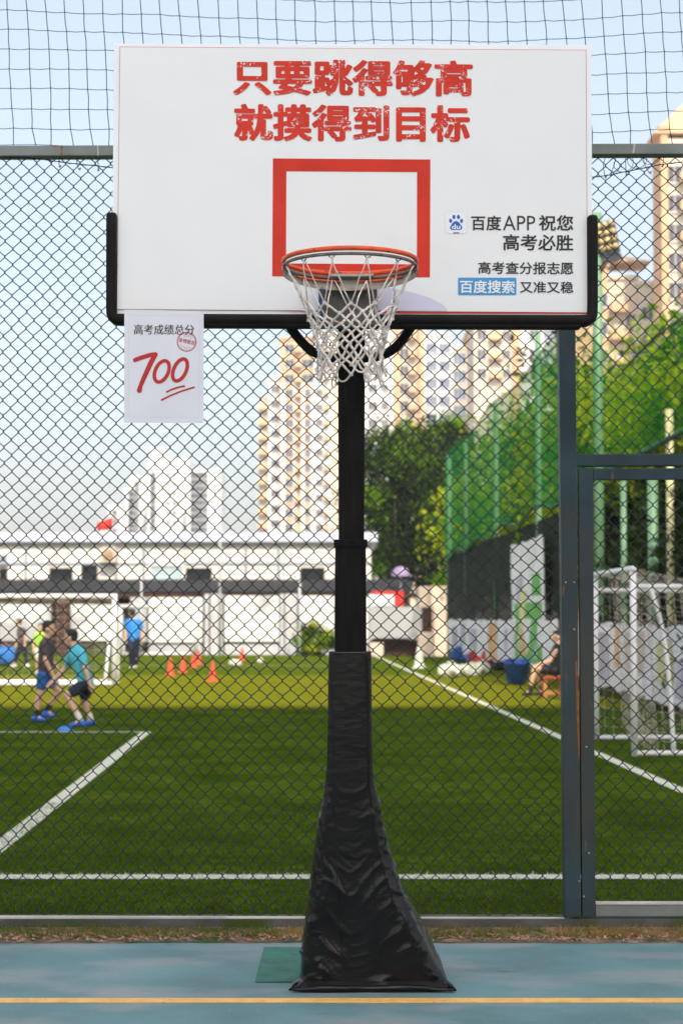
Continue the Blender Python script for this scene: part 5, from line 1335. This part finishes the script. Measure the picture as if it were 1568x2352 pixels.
def person(label, loc, J, shirt, shorts, shoes, s=1.0, sleeve=0.5, leg_cover=0.55, face=(1, 0), socks=None, group=None, vox=0.008, hair_m=None):
    """J: joints in metres, x to the right of the picture, y away from the camera, z up; 'l' is the far side, 'r' the near side"""
    o = empty('person', loc, 0, label, 'person', group)
    V = {k: Vector(v) for k, v in J.items()}
    fd = Vector((face[0], face[1], 0)).normalized(); side = Vector((-fd.y, fd.x, 0))
    b = MB()
    hd = V['head']; nk = V['neck']; ch = V['chest']; pv = V['pelvis']
    M = Matrix((fd, side, Vector((0, 0, 1)))).transposed()
    b.ellipsoid(hd + Vector((0, 0, .015 * s)), (.086 * s, .072 * s, .098 * s), 18, 14, rot=M)       # skull
    b.ellipsoid(hd + fd * .022 * s - Vector((0, 0, .045 * s)), (.060 * s, .054 * s, .068 * s), 16, 12, rot=M)   # jaw
    b.limb(hd + fd * .082 * s + Vector((0, 0, .005 * s)), hd + fd * .096 * s - Vector((0, 0, .022 * s)), .010 * s, .014 * s, 8)
    for k in (-1, 1): b.ellipsoid(hd + side * k * .072 * s - Vector((0, 0, .012 * s)), (.018 * s, .010 * s, .027 * s), 10, 8, rot=M)
    b.limb(hd - Vector((0, 0, .06 * s)), nk, .042 * s, .046 * s)
    shl, shr = V['sho_l'], V['sho_r']; hl, hr = V['hip_l'], V['hip_r']
    b.limb(shl, shr, .050 * s, .050 * s); b.limb(nk, ch, .055 * s, .10 * s)
    for t in (-1, 1):
        sd = (shl if t < 0 else shr); hp = (hl if t < 0 else hr)
        b.limb(sd.lerp(ch, .45), hp.lerp(pv, .45), .085 * s, .082 * s)
    b.limb(ch, pv, .105 * s, .095 * s); b.limb(hl, hr, .082 * s, .082 * s)
    for k in 'lr':
        b.limb(V['sho_' + k], V['elb_' + k], .046 * s, .036 * s); b.limb(V['elb_' + k], V['han_' + k], .036 * s, .024 * s)
        w = V['han_' + k]; d = (w - V['elb_' + k]).normalized(); sd = d.cross(fd).normalized() if abs(d.dot(fd)) < .95 else Vector((0, 1, 0)); up = sd.cross(d)
        b.limb(w, w + d * .055 * s, .026 * s, .030 * s)
        for q, (off, ln) in enumerate(((-.024, .052), (-.008, .062), (.008, .058), (.023, .046))):
            p0 = w + d * .068 * s + up * off * s; p1 = p0 + d * ln * .55 * s + sd * .004 * s; p2 = p1 + (d * .8 + sd * .6).normalized() * ln * .5 * s
            b.limb(p0, p1, .0085 * s, .008 * s, 6); b.limb(p1, p2, .008 * s, .0072 * s, 6)
        p0 = w + d * .03 * s - up * .026 * s; b.limb(p0, p0 + (d * .7 - up * .7).normalized() * .045 * s, .010 * s, .0085 * s, 6)
        b.limb(V['hip_' + k], V['kne_' + k], .078 * s, .052 * s); b.limb(V['kne_' + k], V['ank_' + k], .050 * s, .032 * s)
        kn, an = V['kne_' + k], V['ank_' + k]; cf = kn.lerp(an, .3) - fd * .012 * s; b.ellipsoid(cf, (.048 * s, .046 * s, .085 * s), 10, 8)
        b.limb(V['ank_' + k], V['toe_' + k].lerp(V['ank_' + k], .3), .030 * s, .026 * s)
    me = fuse(b, vox * s); me.name = 'body'; me.materials.clear(); me.materials.append(M_skin)
    body = link_mesh('body', me, o)
    h = MB()                                                                     # hair cap, leaving the face free
    h.ellipsoid(hd - fd * .018 * s + Vector((0, 0, .056 * s)), (.084 * s, .078 * s, .070 * s), 20, 14, rot=M)
    h.ellipsoid(hd - fd * .046 * s + Vector((0, 0, .012 * s)), (.050 * s, .070 * s, .070 * s), 18, 12, rot=M)
    h.ellipsoid(hd + fd * .045 * s + Vector((0, 0, .088 * s)), (.036 * s, .054 * s, .024 * s), 14, 10, rot=M)
    h.v = [tuple(Vector(v) + .006 * s * noise.noise(Vector(v) * 45) * Vector((1, 1, 1))) for v in h.v]
    hm = fuse(h, .008 * s, 1); hm.name = 'hair'; hm.materials.clear(); hm.materials.append(hair_m or M_hair); link_mesh('hair', hm, o)
    f = MB()
    for k in (-1, 1): f.ellipsoid(hd + fd * .076 * s + side * k * .030 * s + Vector((0, 0, .006 * s)), (.008 * s, .011 * s, .006 * s), 8, 6, 0, M); f.ellipsoid(hd + fd * .078 * s + side * k * .030 * s + Vector((0, 0, .024 * s)), (.006 * s, .016 * s, .0035 * s), 8, 6, 0, M)
    f.ellipsoid(hd + fd * .079 * s - Vector((0, 0, .054 * s)), (.008 * s, .020 * s, .006 * s), 8, 6, 1, M)
    f.build('facial_features', [M_eye, M_lip], o, world=False, smooth=True)
    c = MB()                                                                     # shirt
    c.limb(shl, shr, .060 * s, .060 * s); c.limb(nk - (nk - ch) * .25, ch, .070 * s, .112 * s)
    hem = pv - (ch - pv).normalized() * .015 * s
    for t in (-1, 1):
        sd = (shl if t < 0 else shr); hp = (hl if t < 0 else hr)
        c.limb(sd.lerp(ch, .42), hp.lerp(hem, .40), .096 * s, .096 * s)
    c.limb(ch, hem, .116 * s, .110 * s)
    for k in 'lr':
        if sleeve > 0:
            e = V['sho_' + k].lerp(V['elb_' + k], min(1, sleeve)); c.limb(V['sho_' + k], e, .060 * s, .057 * s)
            if sleeve > 1: c.limb(V['elb_' + k], V['elb_' + k].lerp(V['han_' + k], sleeve - 1), .050 * s, .042 * s)
    c.v = [tuple(Vector(v) + .010 * s * noise.noise(Vector(v) * 9) * Vector((1, 1, .3))) for v in c.v]
    cm = fuse(c, .010 * s, 2); cm.name = 'shirt'; cm.materials.clear(); cm.materials.append(shirt); link_mesh('shirt', cm, o)
    c = MB(); c.limb(hl, hr, .098 * s, .098 * s); c.limb(pv + (ch - pv) * .12, pv, .100 * s, .105 * s)
    for k in 'lr':
        e = V['hip_' + k].lerp(V['kne_' + k], min(1, leg_cover)); c.limb(V['hip_' + k], e, .095 * s, (.085 if leg_cover <= 1 else .068) * s)
        if leg_cover > 1: c.limb(V['kne_' + k], V['kne_' + k].lerp(V['ank_' + k], leg_cover - 1), .066 * s, .056 * s)
    c.v = [tuple(Vector(v) + .008 * s * noise.noise(Vector(v) * 11) * Vector((1, 1, .3))) for v in c.v]
    cm = fuse(c, .010 * s, 2); cm.name = 'shorts' if leg_cover <= 1 else 'trousers'; cm.materials.clear(); cm.materials.append(shorts); link_mesh(cm.name, cm, o)
    for k in 'lr':
        c = MB(); an, to = V['ank_' + k], V['toe_' + k]; d = (to - an); d.z = 0; d = d.normalized() if d.length > 1e-4 else fd
        heel = Vector((an.x, an.y, 0)) - d * .035 * s; zt = min(an.z, to.z + .05 * s)
        base = to.z
        c.limb(Vector((heel.x, heel.y, base + .038 * s)), Vector((to.x, to.y, base + .028 * s)), .038 * s, .032 * s)
        c.limb(an - Vector((0, 0, .02 * s)), Vector((heel.x, heel.y, base + .045 * s)) + d * .02 * s, .040 * s, .042 * s)
        zmin = base + .002
        c.v = [(v[0], v[1], max(v[2], zmin)) for v in c.v]
        cm = fuse(c, .007 * s, 1); cm.name = 'shoe'; cm.materials.clear(); cm.materials.append(shoes); link_mesh('shoe', cm, o)
        if socks:
            c = MB(); c.limb(an, an.lerp(V['kne_' + k], .22), .038 * s, .042 * s); c.build('sock', socks, o, world=False, smooth=True)
    return o
M_tgrey = mat('tee_charcoal', (0.075, 0.062, 0.062), 0.85, var=0.15, scale=6); M_tteal = mat('tee_teal', (0.08, 0.45, 0.56), 0.85, var=0.12, scale=6)
M_sblue = mat('shorts_blue', (0.018, 0.11, 0.36), 0.8, var=0.15); M_snavy = mat('shorts_navy', (0.012, 0.015, 0.035), 0.8, var=0.2)
M_shoeb = mat('shoe_blue', (0.03, 0.13, 0.60), 0.5, var=0.2, scale=14); M_shoew = mat('shoe_white', (0.70, 0.68, 0.64), 0.5)
M_tblue = mat('tee_bright_blue', (0.03, 0.23, 0.66), 0.8, var=0.12, scale=5); M_green = mat('bib_green', (0.32, 0.58, 0.04), 0.8, var=0.1)
p = ground(94, 1657)
person('boy in charcoal tee and blue shorts standing in profile at left', p, dict(head=(.10, 0, 1.295), neck=(.075, 0, 1.175), chest=(.06, 0, 1.02), pelvis=(.055, 0, .68), sho_l=(.085, .12, 1.10), sho_r=(.055, -.12, 1.09), elb_l=(.12, .17, .86), han_l=(.23, .12, .68), elb_r=(.09, -.17, .84), han_r=(.19, -.14, .64),
       hip_l=(.06, .07, .64), hip_r=(.04, -.07, .64), kne_l=(.25, .07, .42), ank_l=(.07, .08, .155), toe_l=(.17, .08, .045), kne_r=(-.01, -.08, .36), ank_r=(-.055, -.08, .085), toe_r=(.06, -.09, 0)),
       M_tgrey, M_sblue, M_shoeb, s=1.0, sleeve=.55, leg_cover=.50, face=(1, -.1), socks=M_cblack)
p = ground(193, 1669)
person('boy in teal shirt and navy shorts crouching forward mid-stride', p, dict(head=(-.19, .02, 1.185), neck=(-.14, 0, 1.085), chest=(-.085, 0, .94), pelvis=(.02, 0, .60), sho_l=(-.185, .09, .985), sho_r=(-.03, -.10, .985), elb_l=(-.29, .14, .76), han_l=(-.44, .08, .60), elb_r=(.035, -.19, .78), han_r=(.10, -.20, .57),
       hip_l=(.03, .07, .56), hip_r=(.0, -.07, .55), kne_l=(-.03, .13, .34), ank_l=(.07, .16, .085), toe_l=(-.01, .17, 0), kne_r=(-.22, -.09, .42), ank_r=(-.03, -.13, .095), toe_r=(-.15, -.15, 0)),
       M_tteal, M_snavy, M_shoeb, s=.98, sleeve=.62, leg_cover=.62, face=(-1, .25), socks=M_shoew)
p = ground(305, 1537)
person('man in bright blue shirt and black trousers walking before the wall', p, dict(head=(-.03, 0, 1.60), neck=(0, 0, 1.45), chest=(0, 0, 1.27), pelvis=(.02, 0, .88), sho_l=(-.17, .05, 1.37), sho_r=(.19, -.02, 1.37), elb_l=(-.22, .06, 1.10), han_l=(-.20, .0, .88), elb_r=(.25, .02, 1.10), han_r=(.27, -.02, .86),
       hip_l=(-.07, .03, .84), hip_r=(.11, -.02, .84), kne_l=(-.05, -.05, .47), ank_l=(-.03, .03, .10), toe_l=(-.04, -.12, 0), kne_r=(.10, .0, .47), ank_r=(.06, .15, .12), toe_r=(.06, .03, .02)),
       M_tblue, M_snavy, M_shoew, s=1.22, sleeve=.6, leg_cover=1.9, face=(-.4, 1), vox=.010)
p = ground(43, 1533)
person('far boy in dark grey top stepping left behind the nearer goal', p, dict(head=(-.02, 0, 1.33), neck=(.02, 0, 1.20), chest=(.06, 0, 1.05), pelvis=(.11, 0, .72), sho_l=(-.02, .08, 1.12), sho_r=(.16, -.08, 1.12), elb_l=(-.06, .10, .88), han_l=(-.10, .06, .68), elb_r=(.21, -.12, .90), han_r=(.20, -.14, .70),
       hip_l=(.06, .05, .68), hip_r=(.16, -.05, .68), kne_l=(-.06, .05, .40), ank_l=(-.14, .06, .10), toe_l=(-.25, .06, 0), kne_r=(.20, -.06, .38), ank_r=(.27, -.05, .09), toe_r=(.17, -.06, 0)),
       M_tgrey, M_snavy, M_shoew, s=1.02, sleeve=.5, leg_cover=1.7, face=(-1, 0), vox=.010)
p = ground(92, 1548)
person('child in lime green bib and white shorts behind the standing boy', p, dict(head=(0, 0, 1.22), neck=(0, 0, 1.10), chest=(0, 0, .97), pelvis=(.01, 0, .66), sho_l=(-.13, .03, 1.03), sho_r=(.13, -.03, 1.03), elb_l=(-.19, .03, .82), han_l=(-.17, -.04, .64), elb_r=(.18, -.05, .82), han_r=(.14, -.12, .66),
       hip_l=(-.06, 0, .62), hip_r=(.07, 0, .62), kne_l=(-.07, -.04, .35), ank_l=(-.08, 0, .08), toe_l=(-.09, -.11, 0), kne_r=(.09, -.04, .35), ank_r=(.10, 0, .08), toe_r=(.12, -.11, 0)),
       M_green, M_cwhite, M_shoew, s=.92, sleeve=.5, leg_cover=.6, face=(.3, -1), vox=.010)
p = ground(1242, 1598)
person('person in black sleeveless top and shorts seated on the low bench', p, dict(head=(.31, 0, 1.10), neck=(.315, 0, .97), chest=(.31, 0, .82), pelvis=(.27, 0, .49), sho_l=(.34, .13, .90), sho_r=(.29, -.13, .90), elb_l=(.22, .18, .66), han_l=(.04, .12, .60), elb_r=(.16, -.18, .65), han_r=(-.01, -.13, .58),
       hip_l=(.24, .08, .475), hip_r=(.24, -.08, .475), kne_l=(-.08, .10, .50), ank_l=(.04, .10, .085), toe_l=(-.08, .10, 0), kne_r=(-.13, -.10, .52), ank_r=(-.22, -.12, .085), toe_r=(-.34, -.13, 0)),
       M_cblack, M_cblack, M_cblack, s=1.05, sleeve=0, leg_cover=.55, face=(-1, -.15), socks=M_cblack)

# ------------------------------------------------------------------ thin summer haze
hv = MB().box(-1510, 1510, -1510, 1810, -1.6, 118).build('haze', [])
hv['kind'] = 'stuff'
hm = bpy.data.materials.new('haze_air'); hm.use_nodes = True; hn = hm.node_tree.nodes; hn.clear()
ho = hn.new('ShaderNodeOutputMaterial'); pv = hn.new('ShaderNodeVolumePrincipled')
pv.inputs['Color'].default_value = (0.92, 0.95, 1.0, 1); pv.inputs['Density'].default_value = 0.00025; pv.inputs['Anisotropy'].default_value = 0.0
hm.node_tree.links.new(pv.outputs[0], ho.inputs['Volume']); hv.data.materials.append(hm)
